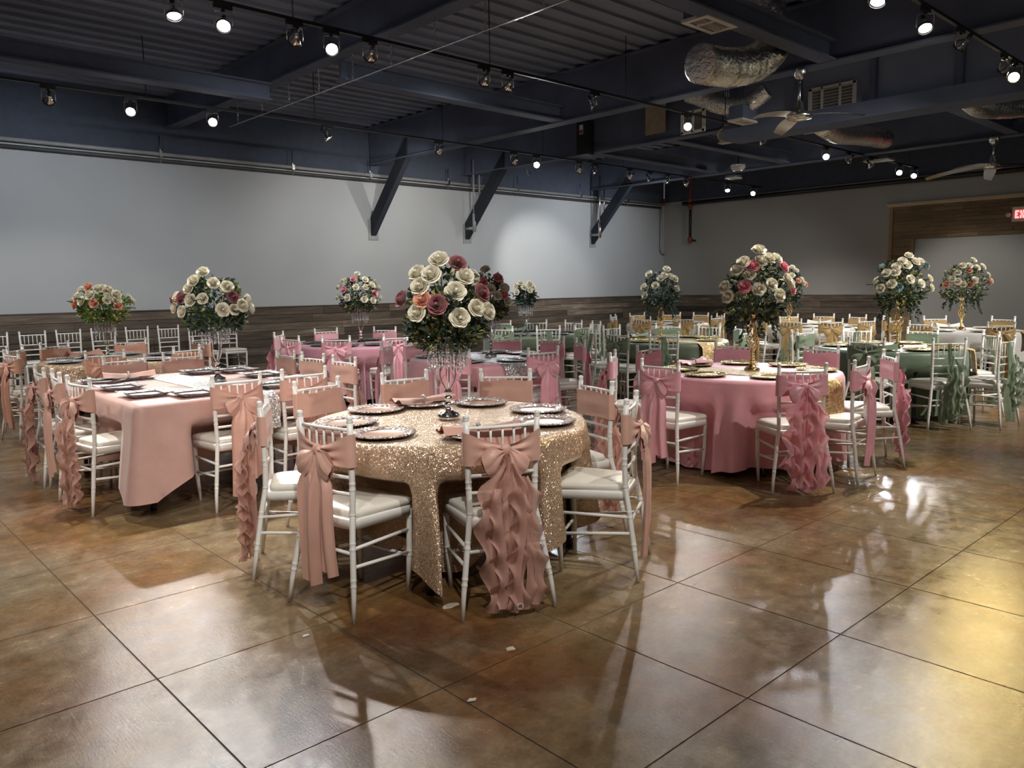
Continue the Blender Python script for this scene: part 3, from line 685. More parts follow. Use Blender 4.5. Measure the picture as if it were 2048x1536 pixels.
def sash_ruffle(seed, x0, wd, zend, lay, turns):
    # long organza strips whose free edges frill as they fall
    rd_ = random.Random(seed); q = MB()
    for k, (xo, sg) in enumerate(((-.6, -1), (.1, 1), (.7, 1), (-.1, -1))):
        ph = rd_.uniform(0, 6); fr = turns*rd_.uniform(1.5, 2.1); ze = zend+rd_.uniform(-.01, .05)*(k > 0); t0 = (.0, .05, .14, .20)[k]
        def rf(u, v):
            t = t0+(1-t0)*v; amp = sm(0, .28, t)
            spine = (x0+xo*wd)*amp+.016*math.sin(t*turns*3+ph)*amp
            frill = math.sin(2*PI*fr*v+ph)*amp*u**1.4
            x = spine+sg*u*wd*(.25+.75*amp)*(1+.30*math.sin(2*PI*fr*v+ph+1.2)*u)
            return (x, -.254-lay-.010*k-.020*amp+.027*frill+.010*math.sin(u*6+ph), .752-(.752-ze)*t+.008*math.cos(2*PI*fr*v+ph)*amp*u*u)
        q.grid(rf, 6, 44)
    return q
def sash_hood(seed):
    # organza thrown over the top rail and hanging down behind in a bunch
    rd_ = random.Random(seed); q = MB(); ph = rd_.uniform(0, 6)
    def hd(u, v):
        t = v
        if t < .08: z = .855+.022*math.sin(t/.08*PI/2); y = -.165-.03*t/.08
        else: z = .877-(.80*(t-.08)/.92); y = -.206-.045*sm(.08, .5, t)-.02*math.sin(t*9+ph)*sm(.3, 1, t)
        wv = .040+.020*math.sin(t*5+ph)+.050*sm(.35, .75, t)
        x = .012*math.sin(t*6+ph)+(u-.5)*2*wv
        return (x, y+.018*math.sin(u*PI*4+ph+t*3)*(.5+t), z+.02*math.sin(u*7+ph)*sm(.6, 1, t))
    q.grid(hd, 15, 36); return q
SM = {}
def sash_meshes(typ, var, col):
    k = (typ, var, col)
    if k in SM: return SM[k]
    s0 = var*17+3
    if typ == 'h': out = [('band', sash_hood(s0).mesh('sash_drape', M[col+'_o']), [('ruffle', sash_ruffle(s0+5, .03, .05, .10+.03*var, .02, 2.0).mesh('ruffle', M[col+'_o']))])]
    else:
        sub = [('knot', sash_knot(s0).mesh('knot', M[col])), ('bow_loop', sash_loop(s0, -1, 1.0+.25*(var % 2)).mesh('bow_loop', M[col])), ('bow_loop', sash_loop(s0+1, 1, 1.3-.3*(var % 2)).mesh('bow_loop', M[col]))]
        if typ == 's': sub += [('tail', sash_tail(s0+2, -.034, .066, .09+.05*(var % 3), 0, -.01).mesh('tail', M[col])), ('tail', sash_tail(s0+3, .048, .060, .14+.06*(var % 2), -.008, .02).mesh('tail', M[col]))]
        else: sub += [('tail', sash_tail(s0+2, -.02, .055, .16, -.012, 0).mesh('tail', M[col+'_o'])), ('ruffle', sash_ruffle(s0+7, -.03, .066, .03, .012, 2.0).mesh('ruffle', M[col+'_o'])), ('ruffle', sash_ruffle(s0+8, .05, .058, .045, .025, 2.6).mesh('ruffle', M[col+'_o']))]
        out = [('band', sash_band(s0).mesh('sash_band', M[col]), sub)]
    SM[k] = out; return out
def chair(x, y, deg, label, group, sash=None, col=None, var=0, tilt=0):
    a = math.radians(deg)
    t = thing('chiavari_chair', label, 'chair', (x+.19*math.cos(a), y+.19*math.sin(a), 0), a-PI/2, group)
    for m_ in CH['post']: link('back_post', m_, t)
    for m_ in CH['leg']: link('leg', m_, t)
    for m_ in CH['rail']: link('back_rail', m_, t)
    for k in range(5): link('spindle', sp, t, (-.112+.056*k, -.195+.004*abs(k-2), .722))
    link('seat_frame', CH['frame'], t); link('seat_cushion', CH['cushion'], t)
    for m_ in CH['stretch']: link('stretcher', m_, t)
    if sash:
        for nm, me, sub in sash_meshes(sash, var, col):
            b = link('sash', me, t)
            for sn, sme in sub: link(sn, sme, b)
    return t

# ------------------------------------------------------------------ seating plan: x, y of the chair back, facing, sash style
SEAT = {
'T1':((2.36,2.62,67,'r'),(1.79,3.21,11,'s'),(1.85,3.96,329,'r'),(2.48,4.52,279,'s'),(3.12,4.46,263,'s'),(3.67,4.03,226,'r'),(3.64,3.17,165,'r'),(3.22,2.56,120,'s')),
'T2':((1.45,7.03,358,'r'),(1.45,6.53,355,'s'),(1.45,5.93,9,'r'),(2.27,5.25,91,'s'),(2.78,5.25,88,'s'),(3.5,6.94,178,'s'),(3.5,6.43,185,'s'),(3.5,5.89,182,'r'),(2.25,7.6,261,'s'),(2.77,7.6,261,'s')),
'T3':((1.67,9.24,10,'s'),(1.86,10.05,324,'s'),(2.33,10.42,291,'r'),(3.16,10.39,246,'s'),(2.32,8.43,68,'s'),(3.12,8.43,112,'s'),(3.76,9.67,194,'r')),
'T4':((4.98,10.07,314,'r'),(4.66,9.12,10,'s'),(5.87,10.36,262,'s'),(4.97,8.54,45,'s'),(6.6,9.91,215,'s'),(6.78,9.12,170,'s'),(5.64,8.23,86,'s')),
'T5':((4.74,7.11,309,'s'),(5.3,7.34,276,'s'),(4.51,5.69,34,'s'),(5.24,5.22,81,'s'),(6.3,5.71,148,'s'),(6.29,6.88,214,'s'),(6.47,6.29,181,'s')),
'T6':((7.65,8.46,21,'s'),(8.93,9.88,255,'s'),(9.45,9.57,222,'h'),(8.08,7.94,58,'h'),(9.72,8.96,186,'h'),(8.67,7.80,91,'s'),(9.61,8.36,153,'h')),
'T7':((6.08,4.63,269,'s'),(4.88,3.61,0,'s'),(6.91,4.22,201,'r'),(7.05,3.38,172,'s'),(5.27,2.66,51,'r'),(5.89,2.51,97,'s'),(6.67,2.61,129,'r'),(5.27,4.4,303,'r')),
'T8':((7.64,6.3,359,'s'),(7.81,5.72,32,'h'),(7.82,6.88,326,'h'),(8.77,7.34,267,'h'),(9.56,6.93,217,'s'),(9.77,6.36,184,'h'),(9.65,5.77,151,'s'),(8.86,5.23,98,'s')),
'T9':((8.52,2.77,51,'h'),(8.14,3.43,9,'s'),(10.27,3.65,183,'s'),(9.29,4.67,265,'s'),(8.7,4.54,298,'h'),(9.98,4.33,223,'h'),(9.91,2.8,132,'h'),(9.07,2.41,84,'h')),
'T10':((12.76,10.01,250,'s'),(11.35,8.8,11,'s'),(13.31,9.56,212,'s'),(11.73,8.17,51,'s'),(13.47,8.97,179,'s'),(13.28,8.4,146,'s'),(12.41,7.93,91,'s'),(11.5,9.58,327,'s'),(11.96,9.98,294,'s')),
'T11':((13.53,7.13,231,'s'),(13.87,6.63,198,'s'),(13.88,6.02,165,'s'),(11.79,6.18,6,'s'),(12.03,5.63,39,'s'),(13.32,5.34,115,'r'),(12.52,5.28,72,'s'),(11.9,6.78,333,'s'),(12.31,7.22,300,'s')),
'T12':((11.92,4.27,345,'s'),(13.75,4.71,222,'s'),(14.0,3.8,169,'s'),(12.13,3.31,40,'s'),(12.88,4.99,266,'r')),
}
CEN = {'T1':(2.72,3.47),'T2':(2.43,6.37),'T3':(2.72,9.42),'T4':(5.72,9.3),'T5':(5.40,6.28),'T6':(8.65,8.85),'T7':(6.0,3.53),'T8':(8.71,6.29),'T9':(9.2,3.6),'T10':(12.4,9.0),'T11':(12.85,6.3),'T12':(12.95,4.0)}
DESC = {'T1':'front gold sequin table','T2':'square dusty rose table','T3':'far left sequin table','T4':'far mauve table','T5':'middle pink table','T6':'far dark green table',
        'T7':'right front pink table','T8':'gold runner green table','T9':'right sage green table','T10':'corner white table','T11':'middle far white table','T12':'white table before portal'}
SASHCOL = {'T1':'rose','T2':'rose','T3':'peach','T4':'pink','T5':'pink','T6':'sage','T7':'pink','T8':'sage','T9':'sage','T10':'gold','T11':'gold','T12':'gold'}
CNAME = {'rose':'rose gold','peach':'peach','pink':'pink','sage':'sage green','gold':'gold'}
SNAME = {'r':'ruffled sash','s':'tied sash','h':'draped organza'}
SIDE = ['near', 'near right', 'right', 'far right', 'far', 'far left', 'left', 'near left']
def side_names(key):
    # names the chairs of one table as seen from the entrance, going round from the near side
    cx, cy = CEN[key]; base = math.atan2(-cy, -cx); L = []
    for i, s in enumerate(SEAT[key]):
        a = (math.atan2(s[1]-cy, s[0]-cx)-base) % (2*PI); L.append((a, i))
    L.sort(); out = {}; used = {}
    for a, i in L:
        k = int(round(a/(PI/4))) % 8; used.setdefault(k, []).append((a, i))
    for k, v in used.items():
        if len(v) == 1: out[v[0][1]] = f'{SIDE[k]} seat'
        else:
            v.sort(key=lambda q_: (q_[0]+PI) % (2*PI)-PI if k == 0 else q_[0])
            for n_, (a, i) in enumerate(v): out[i] = f'{["first", "second", "third"][n_]} {SIDE[k]} seat counterclockwise'
    return out
NAMES = {k: side_names(k) for k in SEAT}
for key, lst in SEAT.items():
    for i, (x, y, a, s) in enumerate(lst):
        lb = f'white chair with {CNAME[SASHCOL[key]]} {SNAME[s]}, {NAMES[key][i]}, {DESC[key]}'
        c_ = chair(x, y, a, lb, f'chairs around the {DESC[key]}', s, SASHCOL[key], (i*3+len(key)) % 4)
        if key == 'T1' and i == 0:   # a rhinestone buckle caught at the foot of the front sash
            rb = MB(); rb.tube([(.013*math.cos(q_), 0, .013*math.sin(q_)) for q_ in [2*PI*j/16 for j in range(17)]], .0022, 5, False)
            for j in range(14): rb.octa((.013*math.cos(2*PI*j/14), -.002, .013*math.sin(2*PI*j/14)), .0036, .0036)
            link('rhinestone_buckle', rb.mesh('rhinestone_buckle', M['beads_silver']), c_, (.02, -.345, .07))
for k, x in enumerate((2.27, 2.77, 3.26, 3.76, 4.27, 4.77, 5.28, 5.78)):
    chair(x, 13.66, -90+(k % 3-1)*4, f'bare white chair against the plank wainscot, {["leftmost", "second", "third", "fourth", "fifth", "sixth", "seventh", "rightmost"][k]} of the row', 'bare white chairs along the wall')

# ------------------------------------------------------------------ tables and cloths
TOP = .752
def folding_table(key, round_=True, hx=.76, hy=.76):
    cx, cy = CEN[key]; t = thing('folding_table', f'black legged folding table under the cloth of the {DESC[key]}', 'table', (cx, cy, 0), 0, 'folding tables under cloths')
    q = MB()
    if round_: q.lathe([(0, TOP-.032), (.745, TOP-.032), (.755, TOP-.018), (.745, TOP-.006), (0, TOP-.006)], 40)
    else: q.slab((0, 0, TOP-.019), (2*hx-.02, 2*hy-.02, .026))
    link('tabletop', q.mesh('tabletop', M['pl_clear'], False), t)
    lx, ly = (.50, .46) if round_ else (hx-.10, hy-.12)
    lg = MB().tube([(0, 0, 0), (0, 0, .05), (0, 0, .051), (0, 0, TOP-.03)], [.022, .022, .016, .016], 10).mesh('leg', M['black'])
    for sx in (-1, 1):
        for sy in (-1, 1): link('leg', lg, t, (sx*lx, sy*ly, 0))
    for sx in (-1, 1): link('brace', MB().tube([(sx*lx, -ly, .25), (sx*lx, ly, .25)], .011, 8).mesh('brace', M['black']), t)
    return t
def cloth(key, perim, drop, mat, seed, amp, nf, label, hemvar=.03, flare=.05, rings_=17):
    rd_ = random.Random(seed); cx, cy = CEN[key]; n = len(perim)
    comps = [(nf+rd_.randint(-2, 3), rd_.uniform(0, 6), rd_.uniform(.5, 1)) for _ in range(3)]+[(3, rd_.uniform(0, 6), .5)]
    hv = [(rd_.randint(2, 5), rd_.uniform(0, 6)) for _ in range(3)]
    vs = [(0, 0, TOP+.006)]; fs = []
    levels = [.3, .65, .95]
    for l in levels: vs += [(px*l, py*l, TOP+.006) for px, py, nx, ny, e in perim]
    ch = [(x+.19*math.cos(math.radians(a))-cx, y+.19*math.sin(math.radians(a))-cy, math.radians(a)) for x, y, a, s in SEAT[key]]
    nb = 1+len(levels)*n
    for k in range(rings_):
        t = (k/(rings_-1))
        for j, (px, py, nx, ny, e) in enumerate(perim):
            s_ = j/n*2*PI
            L = drop+e+hemvar*sum(math.sin(m_*s_+p_) for m_, p_ in hv)
            L = min(L, TOP-.012)
            fo = 0
            if k == 0: d = 0; o = .0; z = TOP+.004
            else:
                d = L*(t**1.15); z = TOP-d+.0
                fo = sum(w_*math.sin(m_*s_+p_+.5*math.sin(2*s_)) for m_, p_, w_ in comps)/2
                o = .012+(flare+e*.35)*(d/max(L, .1))+amp*fo*sm(.02, .55, d/max(L, .1))
                o = max(.012, o)
            x, y = px+nx*o, py+ny*o
            if k > 1:
                for qx, qy, a in ch:
                    ux, uy = math.cos(a), math.sin(a)
                    ly = (x-qx)*ux+(y-qy)*uy; lx = -(x-qx)*uy+(y-qy)*ux
                    lim = .216+(.034*(fo+.9) if k > 0 else 0)
                    if abs(lx) < .33 and -.45 < ly < lim:
                        w_ = (1-sm(.205, .285, abs(lx)))*(1-sm(.50, .62, z))
                        x += ux*(lim-ly)*w_; y += uy*(lim-ly)*w_
            vs.append((x, y, max(.006, z)))
    fs += [(0, 1+j, 1+(j+1) % n) for j in range(n)]
    tot = len(levels)+rings_
    for r_ in range(tot-1):
        a = 1+r_*n
        fs += [(a+j, a+n+j, a+n+(j+1) % n, a+(j+1) % n) for j in range(n)]
    q = MB(); q.add(vs, fs)
    o = link('tablecloth', q.mesh('tablecloth', mat), None, (cx, cy, 0)); return tag(o, label, 'tablecloth')
def circ(n=168, r=.762): return [(r*math.cos(2*PI*j/n), r*math.sin(2*PI*j/n), math.cos(2*PI*j/n), math.sin(2*PI*j/n), 0) for j in range(n)]
def circ4(n, r, corner, a0):  # a square cloth over a round table hangs in four points
    return [(x, y, nx, ny, corner*max(0, math.cos(4*(2*PI*j/n-a0)))**1.5) for j, (x, y, nx, ny, e) in enumerate(circ(n, r))]
def rect(hx, hy, rad=.05, n=12):
    out = []
    for (sx, sy, a0) in ((1, 1, 0), (-1, 1, 90), (-1, -1, 180), (1, -1, 270)):
        for i in range(n):
            a = math.radians(a0+90*i/(n-1)); out.append((sx*(hx-rad)+rad*math.cos(a), sy*(hy-rad)+rad*math.sin(a), math.cos(a), math.sin(a), .17))
        nxt = {0: 90, 90: 180, 180: 270, 270: 360}[a0]; am = math.radians(nxt)
        x1, y1 = out[-1][0], out[-1][1]
        sx2, sy2 = {0: (-1, 1), 90: (-1, -1), 180: (1, -1), 270: (1, 1)}[a0]
        x2, y2 = sx2*(hx-rad)+rad*math.cos(am), sy2*(hy-rad)+rad*math.sin(am)
        for i in range(1, 40):
            t = i/40; dc = min(t, 1-t)*math.hypot(x2-x1, y2-y1); out.append((x1+(x2-x1)*t, y1+(y2-y1)*t, math.cos(am), math.sin(am), .17*max(0, 1-dc/.42)**1.4))
    return out
CL = {'T1': (circ4(200, .762, .16, 1.0), .54, 'seq_gold', .035, 15, 'gold sequin cloth draped over the front round table', .045),
      'T2': (rect(.765, .93), .47, 'dusty', .030, 15, 'dusty rose cloth with flared corners on the square table', .012),
      'T3': (circ4(160, .762, .16, .5), .50, 'seq_gold', .03, 14, 'gold sequin cloth on the far left round table', .03),
      'T4': (circ(200), .70, 'mauvecloth', .04, 20, 'sheer mauve floor length cloth on the far table with black plates', .012),
      'T5': (circ(200), .66, 'pinkcloth', .045, 20, 'pink satin cloth on the middle table under a silver runner', .02),
      'T6': (circ(), .68, 'moss', .025, 14, 'dark green cloth on the far table by the wall', .012),
      'T7': (circ(240), .70, 'pinkcloth', .055, 24, 'pink satin floor length cloth on the right front table', .014),
      'T8': (circ(), .68, 'moss', .03, 13, 'dark green satin cloth on the table with gold runner', .012),
      'T9': (circ(), .70, 'sagecloth', .035, 17, 'sage green cloth on the right hand table', .012),
      'T10': (circ(), .69, 'ivory', .025, 13, 'white cloth on the far corner table', .012),
      'T11': (circ(), .69, 'ivory', .025, 14, 'white cloth on the far table left of the portal', .012),
      'T12': (circ(), .69, 'ivory', .025, 15, 'white cloth on the far table before the portal', .012)}
for k, (key, (pr, dr, mt, am, nf, lb, hv)) in enumerate(CL.items()):
    folding_table(key, key != 'T2', .765, .93)
    cloth(key, pr, dr, M[mt], 20+k, am, nf, lb, hv)
def runner(key, x0, wd, mat, label, hang=.32, y_off=0, half=None):
    cx, cy = CEN[key]; q = MB(); hl = half or math.sqrt(max(.1, .77**2-(x0)**2))+.012
    tot = 2*(hl+hang)
    def rn(u, v):
        s_ = -hl-hang+tot*v; x = x0+(u-.5)*wd
        hh = half or (math.sqrt(max(.02, .775**2-x*x))+.012)
        e = abs(s_)-hl
        if e <= 0: return (x, s_/hl*hh, TOP+.0095)
        sg = 1 if s_ > 0 else -1
        return (x+.01*math.sin(e*20), sg*(hh+.035+.16*e+.006*math.sin(u*9)), TOP-e-.004)
    q.grid(rn, 9, 46); o = link('table_runner', q.mesh('table_runner', mat), None, (cx, cy, 0)); return tag(o, label, 'runner')
runner('T2', .02, .36, M['seq_silver'], 'silver glitter runner across the square dusty rose table', .25, half=.955)
runner('T5', -.05, .62, M['seq_silver'], 'wide silver white runner across the middle pink table', .12)
runner('T7', -.18, .34, M['lace_gold'], 'gold lace runner across the right front pink table', .36)
runner('T8', -.15, .40, M['lace_gold'], 'gold sequin runner across the dark green table', .40)
runner('T9', .30, .34, M['lace_gold'], 'gold lace runner across the sage green table', .40)
for k_ in ('T10', 'T11', 'T12'): runner(k_, 0, .30, M['lace_gold'], f'gold lace runner across the {DESC[k_]}', .20)

# ------------------------------------------------------------------ place settings
PZ = TOP+.0115
def round_charger(rim, pl_):
    q = MB(); q.lathe([(.0, .004), (.10, .004), (.112, .008)], 36); q.lathe([(.10, .0), (.165, .011)], 36)
    r = MB(); r.lathe([(.110, .009), (.124, .014), (.150, .017), (.163, .016), (.167, .012), (.163, .010)], 44)
    for i in range(44):
        a = 2*PI*i/44; r.octa((.163*math.cos(a), .163*math.sin(a), .0155), .011, .006)
    return q.mesh('well', M[pl_]), r.mesh('rim', M[rim]), MB().lathe([(0, 0), (.105, 0), (.165, .009)], 36).mesh('underside', M['plate_back'])
def square_charger():
    h = .158; q = MB().slab((0, 0, .005), (.21, .21, .006), .003)
    r = MB()
    def rm(u, v):
        a = u*4; i = int(a) % 4; f_ = a-int(a); x, y = [(1-2*f_, 1), (-1, 1-2*f_), (-1+2*f_, -1), (1, -1+2*f_)][i]
        k = h*(1-.34*v)*(1+.02*math.sin(u*2*PI*24)); lift = .016*(1-v)+.010*abs(x*y)*(1-v)
        return (x*k, y*k, .006+lift)
    r.grid(rm, 96, 4, True)
    b = MB(); b.tube([(x*.105, y*.105, .011) for x, y in ((1, 1), (-1, 1), (-1, -1), (1, -1), (1, 1))], .006, 6)
    return q.mesh('well', M['pl_silver']), r.mesh('rim', M['beads_silver']), b.mesh('black_edge', M['plate_back'])
CHG = {'rose': round_charger('rim_rose', 'pl_rose'), 'gold': round_charger('rim_gold', 'pl_gold'), 'black': round_charger('rim_black', 'pl_black'), 'silver': round_charger('beads_silver', 'pl_black'), 'pearl': round_charger('pl_clear', 'pl_clear'), 'square': square_charger()}
CK = {'T1': ('rose', 'rose silver beaded'), 'T2': ('square', 'square silver beaded'), 'T3': ('silver', 'silver and black beaded'), 'T4': ('black', 'black'), 'T5': ('silver', 'silver and black beaded'), 'T6': ('black', 'black'), 'T7': ('gold', 'gold beaded'), 'T8': ('gold', 'gold beaded'), 'T9': ('gold', 'gold beaded'), 'T10': ('pearl', 'pearl'), 'T11': ('pearl', 'pearl'), 'T12': ('pearl', 'pearl')}
NAP = {'T1': (0, 4), 'T2': (8,), 'T3': (2,), 'T7': (0,), 'T9': (1,), 'T8': (3,), 'T11': (1,), 'T12': (1,), 'T6': (1,), 'T5': ()}
def napkin_mesh(seed):
    rd_ = random.Random(seed); q = MB(); ph = rd_.uniform(0, 6)
    def top(u, v, o):
        x = (u-.5)*.40; p_ = abs(2*u-1); wv = .020+.070*p_**.8; yy = (v-.5)*2
        hgt = (.024+.014*p_)*(1-yy*yy)*(1 if o else .1)
        return (x, yy*wv+.006*math.sin(x*40+ph), .004+hgt+.012*math.sin(yy*5+ph)*p_*o*(1-yy*yy)+.012*(p_**3)*math.sin(ph+3*yy))
    q.grid(lambda u, v: top(u, v, 1), 18, 12); q.grid(lambda u, v: top(u, 1-v, 0), 18, 12); return q
ringm = MB(); ringm.tube([(0, .026*math.cos(a), .020+.021*math.sin(a)) for a in [2*PI*i/18 for i in range(19)]], .007, 7, False)
for i in range(14):
    a = 2*PI*i/14; ringm.octa((0, .031*math.cos(a), .020+.026*math.sin(a)), .006, .006)
ringm = ringm.mesh('napkin_ring', M['beads_silver'])
for key, (ck, cl) in CK.items():
    cx, cy = CEN[key]
    for i, (x, y, a, s) in enumerate(SEAT[key]):
        ar = math.radians(a)
        if key == 'T2':
            if i < 3: px, py = 1.86, (6.95, 6.42, 5.86)[i]
            elif i in (3, 4): px, py = (2.12, 2.74)[i-3], 5.63
            elif i < 8: px, py = 3.0, (6.95, 6.42, 5.86)[i-5]
            else: px, py = (2.12, 2.74)[i-8], 7.08
            rz = 0
        else:
            d = Vector((cx-x, cy-y)).normalized(); px, py = cx-d.x*.565, cy-d.y*.565; rz = math.atan2(d.y, d.x)
        zc = PZ+(.001 if key == 'T2' else 0)
        t = thing('charger_plate', f'{cl} charger plate before {NAMES[key][i]}, {DESC[key]}', 'plate', (px, py, zc), rz, f'chargers on the {DESC[key]}')
        for nm, me in zip(('well', 'rim', 'underside'), CHG[ck]): link(nm, me, t)
        if i in NAP.get(key, ()):
            nc = {'rose': 'rose', 'peach': 'peach', 'pink': 'pink', 'sage': 'sage', 'gold': 'ivory'}[SASHCOL[key]]
            nn = thing('napkin', f'{CNAME.get(nc, nc)} napkin in beaded ring before {NAMES[key][i]}, {DESC[key]}', 'napkin', (px, py, zc+.018), ar+PI/2, 'napkins in rings')
            link('cloth', napkin_mesh(i+len(key)).mesh('cloth', M[nc]), nn); link('napkin_ring', ringm, nn)

# ------------------------------------------------------------------ centrepieces
VZ = TOP+.0115
def silver_stand(x, y, label, H=.43, strands=True):
    t = thing('crystal_stand', label, 'stand', (x, y, VZ), R.uniform(0, 1), 'tall centrepiece stands')
    link('base', MB().lathe([(0, 0), (.062, 0), (.064, .006), (.062, .022), (.056, .030), (.034, .038), (.020, .050), (.016, .060)], 24).mesh('base', M['chrome']), t)
    pr = [(.012, .055)]; z = .062
    while z < H*.36: pr += [(.011, z), (.021, z+.012), (.023, z+.018), (.020, z+.026), (.011, z+.034)]; z += .036
    pr.append((.006, z)); link('stem', MB().lathe(pr, 16).mesh('stem', M['chrome']), t)
    for k in range(4):
        a = PI/2*k+.4; c, s = math.cos(a), math.sin(a)
        pts = [(r_*c, r_*s, z_) for r_, z_ in ((.008, z-.02), (.020, z+.01), (.040, z+.045), (.045, z+.08), (.042, z+.14), (.052, z+.17), (.070, H))]
        link('arm', MB().tube(pts, .0042, 7).mesh('arm', M['chrome']), t)
    link('top_plate', MB().lathe([(0, H), (.105, H), (.11, H+.006), (.10, H+.012), (0, H+.012)], 24).mesh('top_plate', M['chrome']), t)
    b = MB(); rd_ = random.Random(int(x*100))
    for ring_, (r_, n_, L_) in enumerate(((.108, 20, .135), (.08, 12, .10), (.05, 6, .11))):
        for k in range(n_):
            a = 2*PI*k/n_; Ls = L_*(1 if ring_ else rd_.choice((.75, 1))); zz = H-.008
            while zz > H-Ls: b.octa((r_*math.cos(a), r_*math.sin(a), zz), .0062, .0085); zz -= .0175
            b.octa((r_*math.cos(a), r_*math.sin(a), zz-.006), .0075, .016)
    tag(link('crystal_strands', b.mesh('crystal_strands', M['crystal'], False), t), kind='stuff')
    return t
def gold_stand(x, y, label, H=.46):
    t = thing('gold_stand', label, 'stand', (x, y, VZ), R.uniform(0, 1), 'tall centrepiece stands')
    link('base', MB().lathe([(0, 0), (.066, 0), (.066, .008), (.058, .020), (.050, .022), (.034, .036), (.018, .046)], 24).mesh('base', M['goldmetal']), t)
    pr = []; z = .044
    while z < .165: pr += [(.013, z), (.019, z+.008), (.019, z+.014), (.013, z+.022)]; z += .023
    link('stem', MB().lathe(pr, 16).mesh('stem', M['goldmetal']), t)
    z0, z1 = .155, H-.075
    for k in range(6):
        for sg in (-1, 1):
            pts = []
            for i in range(15):
                u = i/14; r_ = .010+.043*math.sin(PI*u)**1.1*(1-.25*u); a = 2*PI*k/6+sg*u*PI*.9
                pts.append((r_*math.cos(a), r_*math.sin(a), z0+(z1-z0)*u))
            link('cage_wire', MB().tube(pts, .0034, 6).mesh('cage_wire', M['goldmetal']), t)
    link('neck', MB().lathe([(.012, z1-.01), (.020, z1), (.014, z1+.012), (.019, z1+.022), (.012, z1+.034), (.012, z1+.05)], 16).mesh('neck', M['goldmetal']), t)
    pt = MB()
    pt.grid(lambda u, v: (((.014+.050*v)*math.cos(-.55+1.1*u)*(1-.18*(2*u-1)**2*v)), (.014+.050*v)*math.sin(-.55+1.1*u), z1+.045+.028*v**2+.004*math.sin(u*9)), 6, 5)
    pt = pt.mesh('bowl_petal', M['goldmetal'])
    for k in range(6): link('bowl_petal', pt, t, (0, 0, 0), (0, 0, PI/3*k))
    return t
def rose_mesh(col, seed):
    rd_ = random.Random(seed); q = MB()
    q.lathe([(.006, .0), (.009, .03), (.0085, .050), (.004, .055), (0, .053)], 8)
    for R_, H_, n_, lip in ((.016, .057, 3, .001), (.024, .056, 3, .003), (.033, .053, 4, .005), (.042, .048, 5, .006), (.050, .041, 5, .008), (.055, .030, 6, .010)):
        off = rd_.uniform(0, 6)
        for k in range(n_):
            a0 = 2*PI*k/n_+off+rd_.uniform(-.12, .12); span = 2*PI/n_*.66; jr = rd_.uniform(.94, 1.06)
            def pf(u, v):
                e = 2*u-1
                a = a0+e*span*(.45+.55*math.sin(PI*(.2+.55*v)))+.25*v*(R_ < .03)
                r_ = R_*jr*(.30+.70*math.sin(min(1, v*1.1)*PI/2))+lip*v**5*(1-.5*e*e)-.004*e*e*v
                return (r_*math.cos(a), r_*math.sin(a), H_*v**.85-lip*.8*v**6-.006*e*e*v+.0015*math.sin(e*8+k))
            q.grid(pf, 5, 5)
    return q.mesh('rose', M['petal_'+col])
ROSE = {c: [rose_mesh(c, i) for i in range(2)] for c in 'WMPKT'}
LEAF = MB()
LEAF.grid(lambda u, v: ((u-.5)*.062*math.sin(PI*(.06+.90*v))**.8, .10*v, .012*abs(2*u-1)-.022*v*v), 5, 6)
LEAFM = {c: LEAF.mesh('leaf', M[c]) for c in ('leafdark', 'leafblue', 'leaffresh')}
def leaf_at(q, p, d, L, wd, rd_):
    d = d.normalized(); s_ = d.cross(Vector((rd_.uniform(-1, 1), rd_.uniform(-1, 1), rd_.uniform(-1, 1)))).normalized(); n_ = d.cross(s_)
    a = p; b = p+d*L*.5+s_*wd+n_*wd*.3; c = p+d*L-n_*L*.12; e = p+d*L*.5-s_*wd+n_*wd*.3; m_ = p+d*L*.5
    q.add([a, b, c, e, m_], [(0, 1, 4), (1, 2, 4), (2, 3, 4), (3, 0, 4)], True)
RIGHT = Vector((.734, -.679, 0)); FRONT = Vector((-.679, -.734, 0))
